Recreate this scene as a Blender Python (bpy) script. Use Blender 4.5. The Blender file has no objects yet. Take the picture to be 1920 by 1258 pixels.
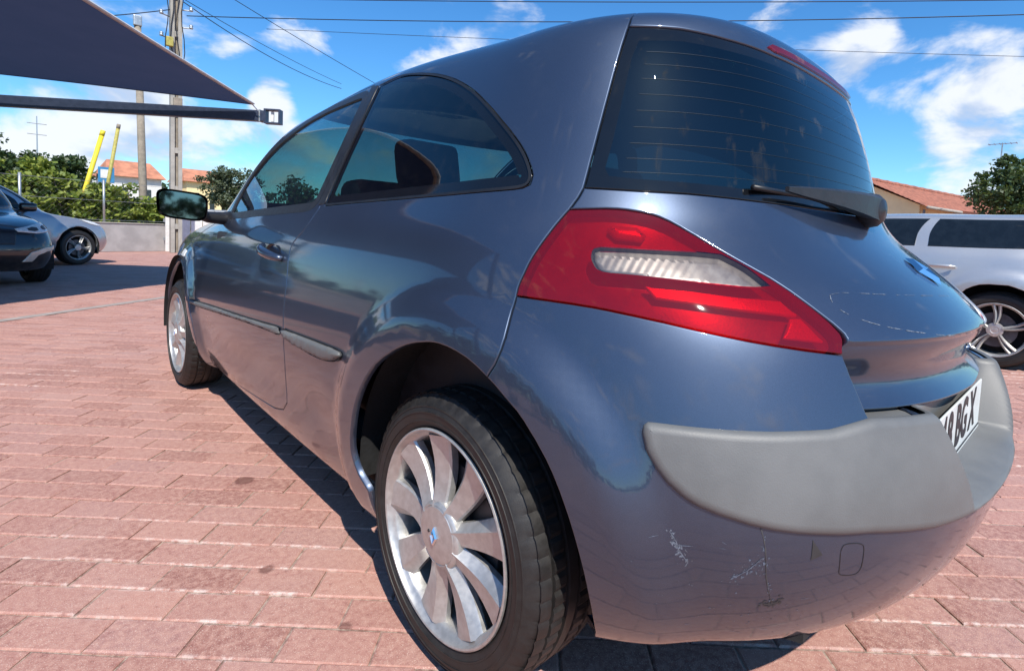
import bpy, bmesh, math, random
import numpy as np
from mathutils import Vector, Matrix
from mathutils.geometry import delaunay_2d_cdt
random.seed(7); RNG = np.random.default_rng(7)
scene = bpy.context.scene
COL = scene.collection

# ------------------------------------------------------------------ camera
cam_data = bpy.data.cameras.new('camera'); cam = bpy.data.objects.new('camera', cam_data); COL.objects.link(cam)
CAM_POS = Vector((-1.4964, -0.9234, 0.9483)); YAW, PITCH, ROLL = -0.7619, -0.0676, 0.0438
fw = Vector((-math.sin(YAW)*math.cos(PITCH), math.cos(YAW)*math.cos(PITCH), math.sin(PITCH)))
rt = Vector((math.cos(YAW), math.sin(YAW), 0)); up = rt.cross(fw)
r2 = rt*math.cos(ROLL)+up*math.sin(ROLL); u2 = up*math.cos(ROLL)-rt*math.sin(ROLL)
m = Matrix((r2, u2, -fw)).transposed().to_4x4(); m.translation = CAM_POS
cam.matrix_world = m
cam_data.sensor_width = 36.0; cam_data.lens = 1016.76/1920*36
cam_data.shift_x = .5-996.37/1920; cam_data.shift_y = (505.45-629)/1920
cam_data.clip_start = .02; cam_data.clip_end = 2000
scene.camera = cam

# ------------------------------------------------------------------ sky, sun, exposure
SUN = Vector((-.37, -.74, 1.0)).normalized()          # towards the sun
sun_el = math.asin(SUN.z); sun_az = math.atan2(SUN.x, SUN.y)
world = bpy.data.worlds.new('World'); scene.world = world; world.use_nodes = True
wn = world.node_tree.nodes; wl = world.node_tree.links; wn.clear()
def wnode(t, **k):
    n = wn.new(t)
    for a, b in k.items(): setattr(n, a, b)
    return n
def wmath(op, a, b=None, c=None, clamp=False):
    n = wnode('ShaderNodeMath', operation=op, use_clamp=clamp)
    for i, s in enumerate((a, b, c)):
        if s is None: continue
        if isinstance(s, (int, float)): n.inputs[i].default_value = s
        else: wl.new(s, n.inputs[i])
    return n.outputs[0]
sky = wnode('ShaderNodeTexSky', sky_type='NISHITA'); sky.sun_disc = False
sky.sun_elevation = sun_el; sky.sun_rotation = sun_az; sky.air_density = 1.0; sky.dust_density = .25; sky.ozone_density = 2.2
hsv = wnode('ShaderNodeHueSaturation'); hsv.inputs['Hue'].default_value = .505; hsv.inputs['Saturation'].default_value = 1.12; hsv.inputs['Value'].default_value = 1.0
tintn = wnode('ShaderNodeMix', data_type='RGBA', blend_type='MULTIPLY'); tintn.inputs['Factor'].default_value = 1; tintn.inputs['B'].default_value = (.70, 1.02, 1.20, 1)
wl.new(sky.outputs[0], tintn.inputs['A']); wl.new(tintn.outputs['Result'], hsv.inputs['Color'])
tc = wnode('ShaderNodeTexCoord'); D = tc.outputs['Generated']
sep = wnode('ShaderNodeSeparateXYZ'); wl.new(D, sep.inputs[0])
zc = wmath('MAXIMUM', sep.outputs['Z'], .0)
cx = wmath('MULTIPLY', sep.outputs['X'], 1.0); cy = wmath('MULTIPLY', sep.outputs['Y'], 1.0); cz = wmath('MULTIPLY', sep.outputs['Z'], 1.75)
comb = wnode('ShaderNodeCombineXYZ'); wl.new(cx, comb.inputs[0]); wl.new(cy, comb.inputs[1]); wl.new(cz, comb.inputs[2])
nz = wnode('ShaderNodeTexNoise'); nz.inputs['Scale'].default_value = 6.4; nz.inputs['Detail'].default_value = 6; nz.inputs['Roughness'].default_value = .56; nz.inputs['Distortion'].default_value = .25
wl.new(comb.outputs[0], nz.inputs['Vector'])
bias = None
# cumulus banks: direction, inner / outer angle, weight
for (d, r, w) in [((.926, .255, .279), .085, .25), ((.948, .166, .292), .075, .21), ((.970, .120, .216), .085, .22), ((.982, .120, .140), .085, .25),
                  ((.297, .934, .199), .048, .34), ((.335, .894, .296), .07, .13), ((.24, .964, .105), .13, .22), ((.085, .99, .113), .17, .26),
                  ((.124, .955, .27), .12, .16), ((.213, .943, .254), .07, .12), ((-.2, .97, .12), .22, .2), ((.6, .78, .08), .3, .2), ((-.95, .25, .3), .35, .12),
                  ((-.4, -.85, .35), .35, .12), ((.5, -.8, .3), .35, .12), ((-.9, -.4, .12), .3, .18)]:
    dv = Vector(d).normalized()
    dp = wnode('ShaderNodeVectorMath', operation='DISTANCE'); wl.new(D, dp.inputs[0]); dp.inputs[1].default_value = dv
    mr = wnode('ShaderNodeMapRange', interpolation_type='SMOOTHSTEP'); wl.new(dp.outputs['Value'], mr.inputs['Value'])
    mr.inputs['From Min'].default_value = r*1.35; mr.inputs['From Max'].default_value = r*.25; mr.inputs['To Min'].default_value = 0; mr.inputs['To Max'].default_value = w
    bias = mr.outputs[0] if bias is None else wmath('MAXIMUM', bias, mr.outputs[0])
val = wmath('ADD', nz.outputs['Fac'], bias)
cl = wnode('ShaderNodeMapRange', interpolation_type='SMOOTHSTEP'); wl.new(val, cl.inputs['Value'])
cl.inputs['From Min'].default_value = .60; cl.inputs['From Max'].default_value = .79
# self-shadowed bases: second lookup shifted towards the sun
sh = wnode('ShaderNodeVectorMath', operation='ADD'); wl.new(comb.outputs[0], sh.inputs[0]); sh.inputs[1].default_value = (-.012, -.024, .05)
nz2 = wnode('ShaderNodeTexNoise'); nz2.inputs['Scale'].default_value = 6.4; nz2.inputs['Detail'].default_value = 3; nz2.inputs['Roughness'].default_value = .5; nz2.inputs['Distortion'].default_value = .25
wl.new(sh.outputs[0], nz2.inputs['Vector'])
dif = wmath('SUBTRACT', nz.outputs['Fac'], nz2.outputs['Fac'])
lit = wnode('ShaderNodeMapRange', interpolation_type='SMOOTHSTEP'); wl.new(dif, lit.inputs['Value'])
lit.inputs['From Min'].default_value = -.10; lit.inputs['From Max'].default_value = .07
ccol = wnode('ShaderNodeMix', data_type='RGBA'); wl.new(lit.outputs[0], ccol.inputs['Factor'])
ccol.inputs['A'].default_value = (3.6, 4.3, 5.6, 1); ccol.inputs['B'].default_value = (6.2, 6.4, 6.8, 1)
up_mask = wnode('ShaderNodeMapRange'); wl.new(sep.outputs['Z'], up_mask.inputs['Value']); up_mask.inputs['From Min'].default_value = -.01; up_mask.inputs['From Max'].default_value = .02
cfac = wmath('MULTIPLY', wmath('MULTIPLY', cl.outputs[0], up_mask.outputs[0]), .93)
mixc = wnode('ShaderNodeMix', data_type='RGBA'); wl.new(cfac, mixc.inputs['Factor']); wl.new(hsv.outputs[0], mixc.inputs['A']); wl.new(ccol.outputs['Result'], mixc.inputs['B'])
bg = wnode('ShaderNodeBackground'); bg.inputs['Strength'].default_value = .105
wl.new(mixc.outputs['Result'], bg.inputs['Color'])
wo = wnode('ShaderNodeOutputWorld'); wl.new(bg.outputs[0], wo.inputs['Surface'])

sl = bpy.data.lights.new('sun', 'SUN'); sl.energy = 4.0; sl.angle = math.radians(.53); sl.color = (1.0, .945, .86)
so = bpy.data.objects.new('sun', sl); COL.objects.link(so); so.rotation_euler = (-SUN).to_track_quat('-Z', 'Y').to_euler(); so.location = SUN*40
vs = scene.view_settings; vs.view_transform = 'Standard'; vs.look = 'None'; vs.exposure = .6; vs.gamma = 1; vs.use_curve_mapping = False
scene.cycles.max_bounces = 7; scene.cycles.transparent_max_bounces = 12; scene.cycles.glossy_bounces = 5; scene.cycles.transmission_bounces = 6
scene.cycles.caustics_reflective = False; scene.cycles.caustics_refractive = False
# ------------------------------------------------------------------ materials
MATS = {}
class NB:
    def __init__(s, name):
        s.m = bpy.data.materials.new(name); s.m.use_nodes = True; s.t = s.m.node_tree; s.t.nodes.clear()
        s.out = s.n('ShaderNodeOutputMaterial')
    def n(s, t, **k):
        x = s.t.nodes.new(t)
        for a, b in k.items(): setattr(x, a, b)
        return x
    def put(s, sock, v):
        if hasattr(v, 'is_output'): s.t.links.new(v, sock)
        elif isinstance(v, (tuple, list)) and len(v) == 3 and sock.type == 'RGBA': sock.default_value = (*v, 1)
        else: sock.default_value = v
    def math(s, op, a, b=0.0, clamp=False):
        x = s.n('ShaderNodeMath', operation=op, use_clamp=clamp); s.put(x.inputs[0], a); s.put(x.inputs[1], b); return x.outputs[0]
    def noise(s, scale, detail=4, rough=.5, vec=None, dist=0):
        x = s.n('ShaderNodeTexNoise'); x.inputs['Scale'].default_value = scale; x.inputs['Detail'].default_value = detail; x.inputs['Roughness'].default_value = rough; x.inputs['Distortion'].default_value = dist
        s.put(x.inputs['Vector'], vec if vec is not None else s.pos()); return x.outputs['Fac']
    def pos(s):
        if not hasattr(s, '_p'): s._p = s.n('ShaderNodeNewGeometry').outputs['Position']
        return s._p
    def obj(s):
        if not hasattr(s, '_o'): s._o = s.n('ShaderNodeTexCoord').outputs['Object']
        return s._o
    def ramp(s, v, a, b, lo=0.0, hi=1.0, smooth=True):
        x = s.n('ShaderNodeMapRange', interpolation_type='SMOOTHSTEP' if smooth else 'LINEAR')
        s.put(x.inputs['Value'], v); x.inputs['From Min'].default_value = a; x.inputs['From Max'].default_value = b; x.inputs['To Min'].default_value = lo; x.inputs['To Max'].default_value = hi
        return x.outputs[0]
    def mix(s, f, a, b, blend='MIX'):
        x = s.n('ShaderNodeMix', data_type='RGBA', blend_type=blend); s.put(x.inputs['Factor'], f); s.put(x.inputs['A'], a); s.put(x.inputs['B'], b); return x.outputs['Result']
    def bump(s, h, strength=.3, dist=.01, normal=None):
        x = s.n('ShaderNodeBump'); x.inputs['Strength'].default_value = strength; x.inputs['Distance'].default_value = dist; s.put(x.inputs['Height'], h)
        if normal is not None: s.put(x.inputs['Normal'], normal)
        return x.outputs[0]
    def bsdf(s, color, rough=.5, metal=0.0, **k):
        x = s.n('ShaderNodeBsdfPrincipled'); s.put(x.inputs['Base Color'], color); s.put(x.inputs['Roughness'], rough); s.put(x.inputs['Metallic'], metal)
        for a, b in k.items(): s.put(x.inputs[a.replace('_', ' ')], b)
        return x
    def done(s, x):
        s.t.links.new(x.outputs[0] if hasattr(x, 'outputs') else x, s.out.inputs['Surface']); MATS[s.m.name] = s.m; return s.m
def simple(name, color, rough=.5, metal=0.0, var=.12, scale=14, bump=0.0, bscale=120, **k):
    b = NB(name); n = b.noise(scale, 5, .6)
    lo = tuple(c*(1-var) for c in color); hi = tuple(min(c*(1+var), 1) for c in color)
    col = b.mix(b.ramp(n, .3, .7), lo, hi)
    if bump: k['Normal'] = b.bump(b.noise(bscale, 3), bump, .004)
    rg = b.ramp(n, .25, .75, rough*.88, min(rough*1.14, 1))
    return b.done(b.bsdf(col, rg, metal, **k))

def car_paint(name, color, metal=.55, rough=.34, spec=.5, dust=.25):
    b = NB(name)
    fl = b.noise(1800, 1, .5); big = b.noise(2.2, 4)
    col = b.mix(b.ramp(fl, .35, .7), tuple(c*.82 for c in color), tuple(min(1, c*1.22) for c in color))
    d = b.noise(9, 8, .65); du = b.math('MULTIPLY', b.ramp(d, .48, .8), dust*.22)
    col = b.mix(du, col, (.30, .27, .24))
    zz = b.n('ShaderNodeSeparateXYZ'); b.put(zz.inputs[0], b.pos())
    low = b.math('MULTIPLY', b.ramp(zz.outputs[2], .42, .16), b.ramp(b.noise(14, 6, .7), .35, .75, .0, .30)); col = b.mix(low, col, (.27, .20, .16))   # road dust near the sills
    cr = b.ramp(d, .4, .85, .04, .11)
    fine = b.noise(260, 2)
    nr = b.bump(fine, .012, .002)
    return b.done(b.bsdf(col, b.ramp(big, .3, .7, rough*.9, rough*1.1), metal, Coat_Weight=1.0, Coat_Roughness=cr, Coat_IOR=1.55, Coat_Normal=nr))
def schlick(b, f0):
    g = b.n('ShaderNodeNewGeometry'); d = b.n('ShaderNodeVectorMath', operation='DOT_PRODUCT'); b.put(d.inputs[0], g.outputs['Normal']); b.put(d.inputs[1], g.outputs['Incoming'])
    c = b.math('SUBTRACT', 1.0, b.math('ABSOLUTE', d.outputs['Value']), True)
    return b.math('ADD', b.math('MULTIPLY', b.math('POWER', c, 5.0), 1-f0), f0)
def glass(name, tint, refl=1.0, rough=.0, dirt=.04):
    b = NB(name)
    tr = b.n('ShaderNodeBsdfTransparent'); b.put(tr.inputs[0], tint)
    gl = b.n('ShaderNodeBsdfGlossy'); gl.inputs['Roughness'].default_value = rough; b.put(gl.inputs['Color'], (refl, refl, refl))
    f2 = schlick(b, .07)
    m1 = b.n('ShaderNodeMixShader'); b.put(m1.inputs[0], f2); b.t.links.new(tr.outputs[0], m1.inputs[1]); b.t.links.new(gl.outputs[0], m1.inputs[2])
    df = b.n('ShaderNodeBsdfDiffuse'); b.put(df.inputs['Color'], (.35, .33, .30))
    m2 = b.n('ShaderNodeMixShader'); b.put(m2.inputs[0], b.math('MULTIPLY', b.ramp(b.noise(22, 8, .7), .45, .8), dirt))
    b.t.links.new(m1.outputs[0], m2.inputs[1]); b.t.links.new(df.outputs[0], m2.inputs[2])
    return b.done(m2)

# ------------------------------------------------------------------ mesh helpers
def link(o, parent=None):
    COL.objects.link(o)
    if parent is not None: o.parent = parent
    return o
def mesh_obj(name, verts, faces, mat=None, parent=None, smooth=False, normals=None, mats=None, mat_idx=None):
    me = bpy.data.meshes.new(name)
    me.from_pydata([tuple(v) for v in verts], [], [tuple(f) for f in faces])
    for mm in (mats or ([mat] if mat else [])): me.materials.append(mm)
    if smooth or normals is not None: me.polygons.foreach_set('use_smooth', [True]*len(me.polygons))
    if mat_idx is not None: me.polygons.foreach_set('material_index', np.asarray(mat_idx, np.int32))
    me.update()
    if normals is not None: me.normals_split_custom_set_from_vertices([tuple(n) for n in normals])
    return link(bpy.data.objects.new(name, me), parent)
def thing(name, label, cat, loc=(0, 0, 0), rz=0.0, group=None):
    o = bpy.data.objects.new(name, None); COL.objects.link(o); o.location = loc; o.rotation_euler = (0, 0, rz); o.empty_display_size = .1
    return tag(o, label, cat, group)
def tag(o, label=None, cat=None, group=None, kind=None):
    for k, v in (('label', label), ('category', cat), ('group', group), ('kind', kind)):
        if v: o[k] = v
    return o
class MB:
    """collects shapes into one mesh"""
    def __init__(s): s.v = []; s.f = []
    def add(s, v, f):
        o = len(s.v); s.v += [tuple(map(float, p)) for p in v]; s.f += [tuple(i+o for i in q) for q in f]; return s
    def box(s, c, size, rot=None, bev=0.0):
        bm = bmesh.new(); bmesh.ops.create_cube(bm, size=1.0)
        bmesh.ops.scale(bm, vec=size, verts=bm.verts)
        if bev: bmesh.ops.bevel(bm, geom=bm.edges[:], offset=bev, segments=2, affect='EDGES', profile=.6)
        if rot is not None: bmesh.ops.transform(bm, matrix=rot.to_4x4(), verts=bm.verts)
        bmesh.ops.translate(bm, vec=c, verts=bm.verts); bm.verts.index_update()
        s.add([v.co for v in bm.verts], [[v.index for v in f.verts] for f in bm.faces]); bm.free(); return s
    def tube(s, pts, r, n=8, cap=True):
        pts = [Vector(p) for p in pts]; rs = r if isinstance(r, (list, tuple)) else [r]*len(pts)
        vs, fs = [], []; ref = None
        for i, p in enumerate(pts):
            t = (pts[min(i+1, len(pts)-1)]-pts[max(i-1, 0)]).normalized()
            if ref is None: ref = Vector((0, 0, 1)) if abs(t.z) < .9 else Vector((1, 0, 0))
            a = t.cross(ref).normalized(); b = t.cross(a).normalized(); ref = -b if b.dot(ref) < 0 else b
            a = t.cross(ref).normalized(); b = t.cross(a).normalized()
            for k in range(n):
                an = 2*math.pi*k/n; vs.append(p+(a*math.cos(an)+b*math.sin(an))*rs[i])
        for i in range(len(pts)-1):
            for k in range(n):
                fs.append((i*n+k, i*n+(k+1) % n, (i+1)*n+(k+1) % n, (i+1)*n+k))
        if cap: fs.append(tuple(range(n))[::-1]); fs.append(tuple((len(pts)-1)*n+k for k in range(n)))
        return s.add(vs, fs)
    def lathe(s, prof, n=48, axis='x', c=(0, 0, 0), close=False):
        """prof: (axial, radius) list, revolved about the axis"""
        vs, fs = [], []
        for k in range(n):
            a = 2*math.pi*k/n; ca, sa = math.cos(a), math.sin(a)
            for (h, r) in prof:
                if axis == 'x': vs.append((c[0]+h, c[1]+r*ca, c[2]+r*sa))
                else: vs.append((c[0]+r*ca, c[1]+r*sa, c[2]+h))
        m_ = len(prof)
        for k in range(n):
            for j in range(m_ if close else m_-1):
                j2 = (j+1) % m_; k2 = (k+1) % n
                fs.append((k*m_+j, k*m_+j2, k2*m_+j2, k2*m_+j))
        return s.add(vs, fs)
    def prism(s, poly, d0, d1, axis='y'):
        """poly: 2D outline extruded along axis"""
        def P(a, b, d): return {'y': (a, d, b), 'x': (d, a, b), 'z': (a, b, d)}[axis]
        n = len(poly); vs = [P(a, b, d0) for a, b in poly]+[P(a, b, d1) for a, b in poly]
        return s.add(vs, [tuple(range(n)), tuple(range(2*n-1, n-1, -1))]+[(i, i+n, (i+1) % n+n, (i+1) % n) for i in range(n)])
    def build(s, name, mat, parent=None, smooth=False, angle=None, loc=None):
        o = mesh_obj(name, s.v, s.f, mat, parent, smooth)
        bm = bmesh.new(); bm.from_mesh(o.data); bmesh.ops.recalc_face_normals(bm, faces=bm.faces[:]); bm.to_mesh(o.data); bm.free()
        if angle is not None: o.data.set_sharp_from_angle(angle=math.radians(angle))
        if loc is not None: o.location = loc
        return o
def copy_tree(o, parent=None):
    c = o.copy(); COL.objects.link(c)
    if parent is not None: c.parent = parent
    for ch in list(o.children): copy_tree(ch, c)
    return c
def text_mesh(s, size, name, mat, parent, matrix, thick=.0008, bold=.0):
    cu = bpy.data.curves.new(name, 'FONT'); cu.body = s; cu.size = size; cu.extrude = thick; cu.align_x = 'CENTER'; cu.align_y = 'CENTER'; cu.resolution_u = 3; cu.offset = bold
    o = bpy.data.objects.new(name, cu); COL.objects.link(o)
    dg = bpy.context.evaluated_depsgraph_get(); me = bpy.data.meshes.new_from_object(o.evaluated_get(dg)); bpy.data.objects.remove(o)
    me.name = name; me.materials.clear(); me.materials.append(mat); me.transform(matrix)
    return link(bpy.data.objects.new(name, me), parent)
def flip_x(o):
    """mirror a part across the car's centre plane, keeping its smooth normals"""
    me = o.data; cus = me.has_custom_normals
    if cus:
        vn = np.zeros((len(me.vertices), 3)); cn = np.zeros(len(me.loops)*3); me.corner_normals.foreach_get('vector', cn); cn = cn.reshape(-1, 3)
        li = np.zeros(len(me.loops), np.int32); me.loops.foreach_get('vertex_index', li); vn[li] = cn
    me.transform(Matrix.Scale(-1, 4, (1, 0, 0))); me.flip_normals()
    if cus: me.normals_split_custom_set_from_vertices([(-n[0], n[1], n[2]) for n in vn])
# ------------------------------------------------------------------ hatchback body surface
# One smooth B-spline hull (left half, mirrored) parameterised by u (rear centre -> side -> nose)
# and v (sill -> roof spine). Panels are cut from it in (u, v).
def spl(xs, ys):
    xs = np.array(xs, float); ys = np.array(ys, float)
    h = np.diff(xs); d = np.diff(ys)/h
    m = np.zeros(len(xs)); m[1:-1] = np.where(d[:-1]*d[1:] > 0, 2*d[:-1]*d[1:]/(d[:-1]+d[1:]+1e-12), 0)
    m[0], m[-1] = d[0], d[-1]
    def f(x):
        x = np.asarray(x, float); i = np.clip(np.searchsorted(xs, x)-1, 0, len(h)-1)
        t = np.clip((x-xs[i])/h[i], 0, 1); t2 = t*t; t3 = t2*t
        return (2*t3-3*t2+1)*ys[i]+(t3-2*t2+t)*h[i]*m[i]+(-2*t3+3*t2)*ys[i+1]+(t3-t2)*h[i]*m[i+1]
    return f
def sstep(a, b, x):
    t = np.clip((x-a)/(b-a), 0, 1); return t*t*(3-2*t)

# rows: rear-centre (y, z), side height z, half width at mid side, corner exponent, corner start y,
#       A-pillar / front side y, front side half width, front side z, nose y, nose z
ROWS = [
 # yr    zr    zs    w    n    yc   yA    wA    zA   yF    zF
 (-.60, .225, .185, .775, 2.6, .15, 3.05, .66, .20, 3.30, .20),
 (-.695,.245, .200, .815, 2.6, .15, 3.08, .72, .22, 3.36, .22),
 (-.755,.300, .270, .848, 2.6, .15, 3.10, .76, .30, 3.42, .30),
 (-.808,.400, .380, .872, 2.70, .15, 3.10, .79, .40, 3.46, .40),
 (-.824,.500, .490, .888, 2.72, .15, 3.10, .80, .50, 3.46, .50),
 (-.812,.600, .590, .892, 2.58, .15, 3.08, .79, .60, 3.43, .58),
 (-.785,.700, .690, .888, 2.42, .15, 3.02, .78, .68, 3.40, .67),
 (-.765,.785, .780, .876, 2.30,.15, 2.92, .77, .765, 3.36, .745),
 (-.712,.850, .855, .862, 2.28, .15, 2.74, .77, .842, 3.21, .825),
 (-.625,.915, .915, .846, 2.32, .15, 2.42, .765,.90, 2.92, .895),
 (-.545,.975, .965, .822, 2.42, .15, 2.12, .755,.945,2.60, .945),
 (-.505,1.03,1.015, .795, 2.55,.15, 1.98, .76,.98, 2.45, .985),
 (-.487,1.10,1.085, .768, 2.6, .15, 1.90, .735,1.06, 2.28,1.075),
 (-.462,1.20,1.18,  .735, 2.7, .15, 1.82, .70,1.165,2.10,1.19),
 (-.430,1.30,1.28,  .700, 2.8, .15, 1.66, .665,1.275,1.92,1.30),
 (-.398,1.375,1.355,.665, 2.9, .15, 1.48, .63,1.355,1.74,1.385),
 (-.372,1.425,1.405,.622, 3.0, .15, 1.32, .585,1.400,1.60,1.425),
 (-.330,1.452,1.437,.540, 2.9, .15, 1.22, .50,1.425,1.48,1.445),
 (-.240,1.464,1.456,.380, 2.7, .15, 1.14, .35, 1.440,1.36,1.455),
 (-.120,1.470,1.470,.200, 2.5, .15, 1.08, .19, 1.45,1.27,1.462),
 (-.030,1.473,1.473,.000, 2.5, .18, 1.04, .00, 1.454,1.20,1.466),
]
TH = np.radians([0, 10, 20, 30, 40, 49, 57, 64, 70, 75.5, 80.5, 85, 90])
SF = [.08, .18, .29, .41, .53, .65, .76, .86, .94, 1.0]
FF = [.10, .25, .45, .65, .83, 1.0]
def bw(t):
    return np.stack([(1-t)**3, 3*t**3-6*t**2+4, -3*t**3+3*t**2+3*t+1, t**3], -1)/6
class Hull:
    def __init__(s, rows, arches, crown=.034, crown_y=.66, flare=.024, ztop=1.42, zlow=1.05):
        s.arches = arches; s.flare = flare
        net = []
        for (yr, zr, zs, w, n, yc, yA, wA, zA, yF, zF) in rows:
            r = []; cr = crown*float(sstep(zlow, ztop, zs))
            for th in TH:
                c, q = max(math.cos(th), 0), math.sin(th)
                k = c**(2/n) if c > 1e-9 else 0.0
                y = yc-(yc-yr)*k
                r.append((-w*q**(2/n), y, zs+(zr-zs)*k+cr*math.exp(-((y-crown_y)/.52)**2)))
            for f in SF:
                y = yc+(yA-yc)*f
                r.append((-(w+(wA-w)*f**2.6), y, zs+(zA-zs)*f**2+cr*math.exp(-((y-crown_y)/.52)**2)))
            for f in FF:
                a = f*math.pi/2; e = .8 if zs < .95 else 1.0
                r.append((-wA*math.cos(a)**e if f < 1 else 0.0, yA+(yF-yA)*math.sin(a)**e, zA+(zF-zA)*math.sin(a)))
            net.append(r)
        N = np.array(net); s.NR, s.NC = N.shape[:2]
        mm = np.array([-1., 1, 1])
        P = np.concatenate([N[:, 1:2]*mm, N, N[:, -2:-1]*mm], 1)
        s.PN = np.concatenate([2*P[0:1]-P[1:2], P, P[-2:-1]*mm], 0)
    def base(s, u, v):
        u = np.clip(np.asarray(u, float), 0, s.NC-1-1e-9); v = np.clip(np.asarray(v, float), 0, s.NR-1-1e-9)
        iu = u.astype(int); iv = v.astype(int); bu = bw(u-iu); bv = bw(v-iv)
        out = np.zeros(u.shape+(3,))
        for a in range(4):
            for b in range(4): out += (bv[..., a]*bu[..., b])[..., None]*s.PN[iv+a, iu+b]
        return out
    def surf(s, u, v):
        p = s.base(u, v); x, y, z = p[..., 0], p[..., 1], p[..., 2]
        n = nrm_of(s.base, np.asarray(u, float), np.asarray(v, float))
        side = sstep(.55, .80, -x); d = np.zeros_like(x)
        for (cy, cz, r) in s.arches:
            rr = np.hypot(y-cy, z-cz)
            d += s.flare*(1-sstep(r+.028, r+.125, rr))*side*sstep(r-.40, r-.30, rr)
        y0, y1 = s.arches[0][0], s.arches[1][0]
        d += -.012*np.exp(-((z-.40)/.09)**2)*sstep(y0+.40, y0+.65, y)*(1-sstep(y1-.65, y1-.42, y))*side
        return p+n*d[..., None]
    def ledge(s, u, v):
        """tailgate: overhanging crease with an undercut below"""
        p = s.surf(u, v).copy(); x, z = p[..., 0], p[..., 2]
        t = .792-z
        under = .058*sstep(-.002, .085, t)*(1-.72*sstep(.085, .17, t))
        p[..., 1] += np.where(t > -.002, under, 0)-.007*np.exp(-(np.maximum(-t, 0)/.03)**2)*(1-sstep(0, .012, t))
        return p
    def recess_under(s, u, v): return s.recess(u, v, .016, -.690)
    def recess(s, u, v, grow=0.0, tgt=-.708):
        """bumper: number-plate recess in the middle"""
        p = s.surf(u, v).copy(); x, y, z = p[..., 0], p[..., 1], p[..., 2]
        hw = .302+.46*(z-.52)+grow; w = (1-sstep(hw-.045, hw+.002, np.abs(x)))*sstep(.496-grow*.3, .520-grow*.2, z)*(y < -.3)
        p[..., 1] += w*np.maximum(tgt-y, 0)
        return p
def nrm_of(F, u, v, e=2e-3):
    n = np.cross(F(u, v+e)-F(u, np.maximum(v-e, 0)), F(u+e, v)-F(np.maximum(u-e, 0), v))
    return n/np.maximum(np.linalg.norm(n, axis=-1, keepdims=True), 1e-12)
HB = Hull(ROWS, ((-.02, .335, .385), (2.585, .325, .380)))
NC, NR = HB.NC, HB.NR
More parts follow.
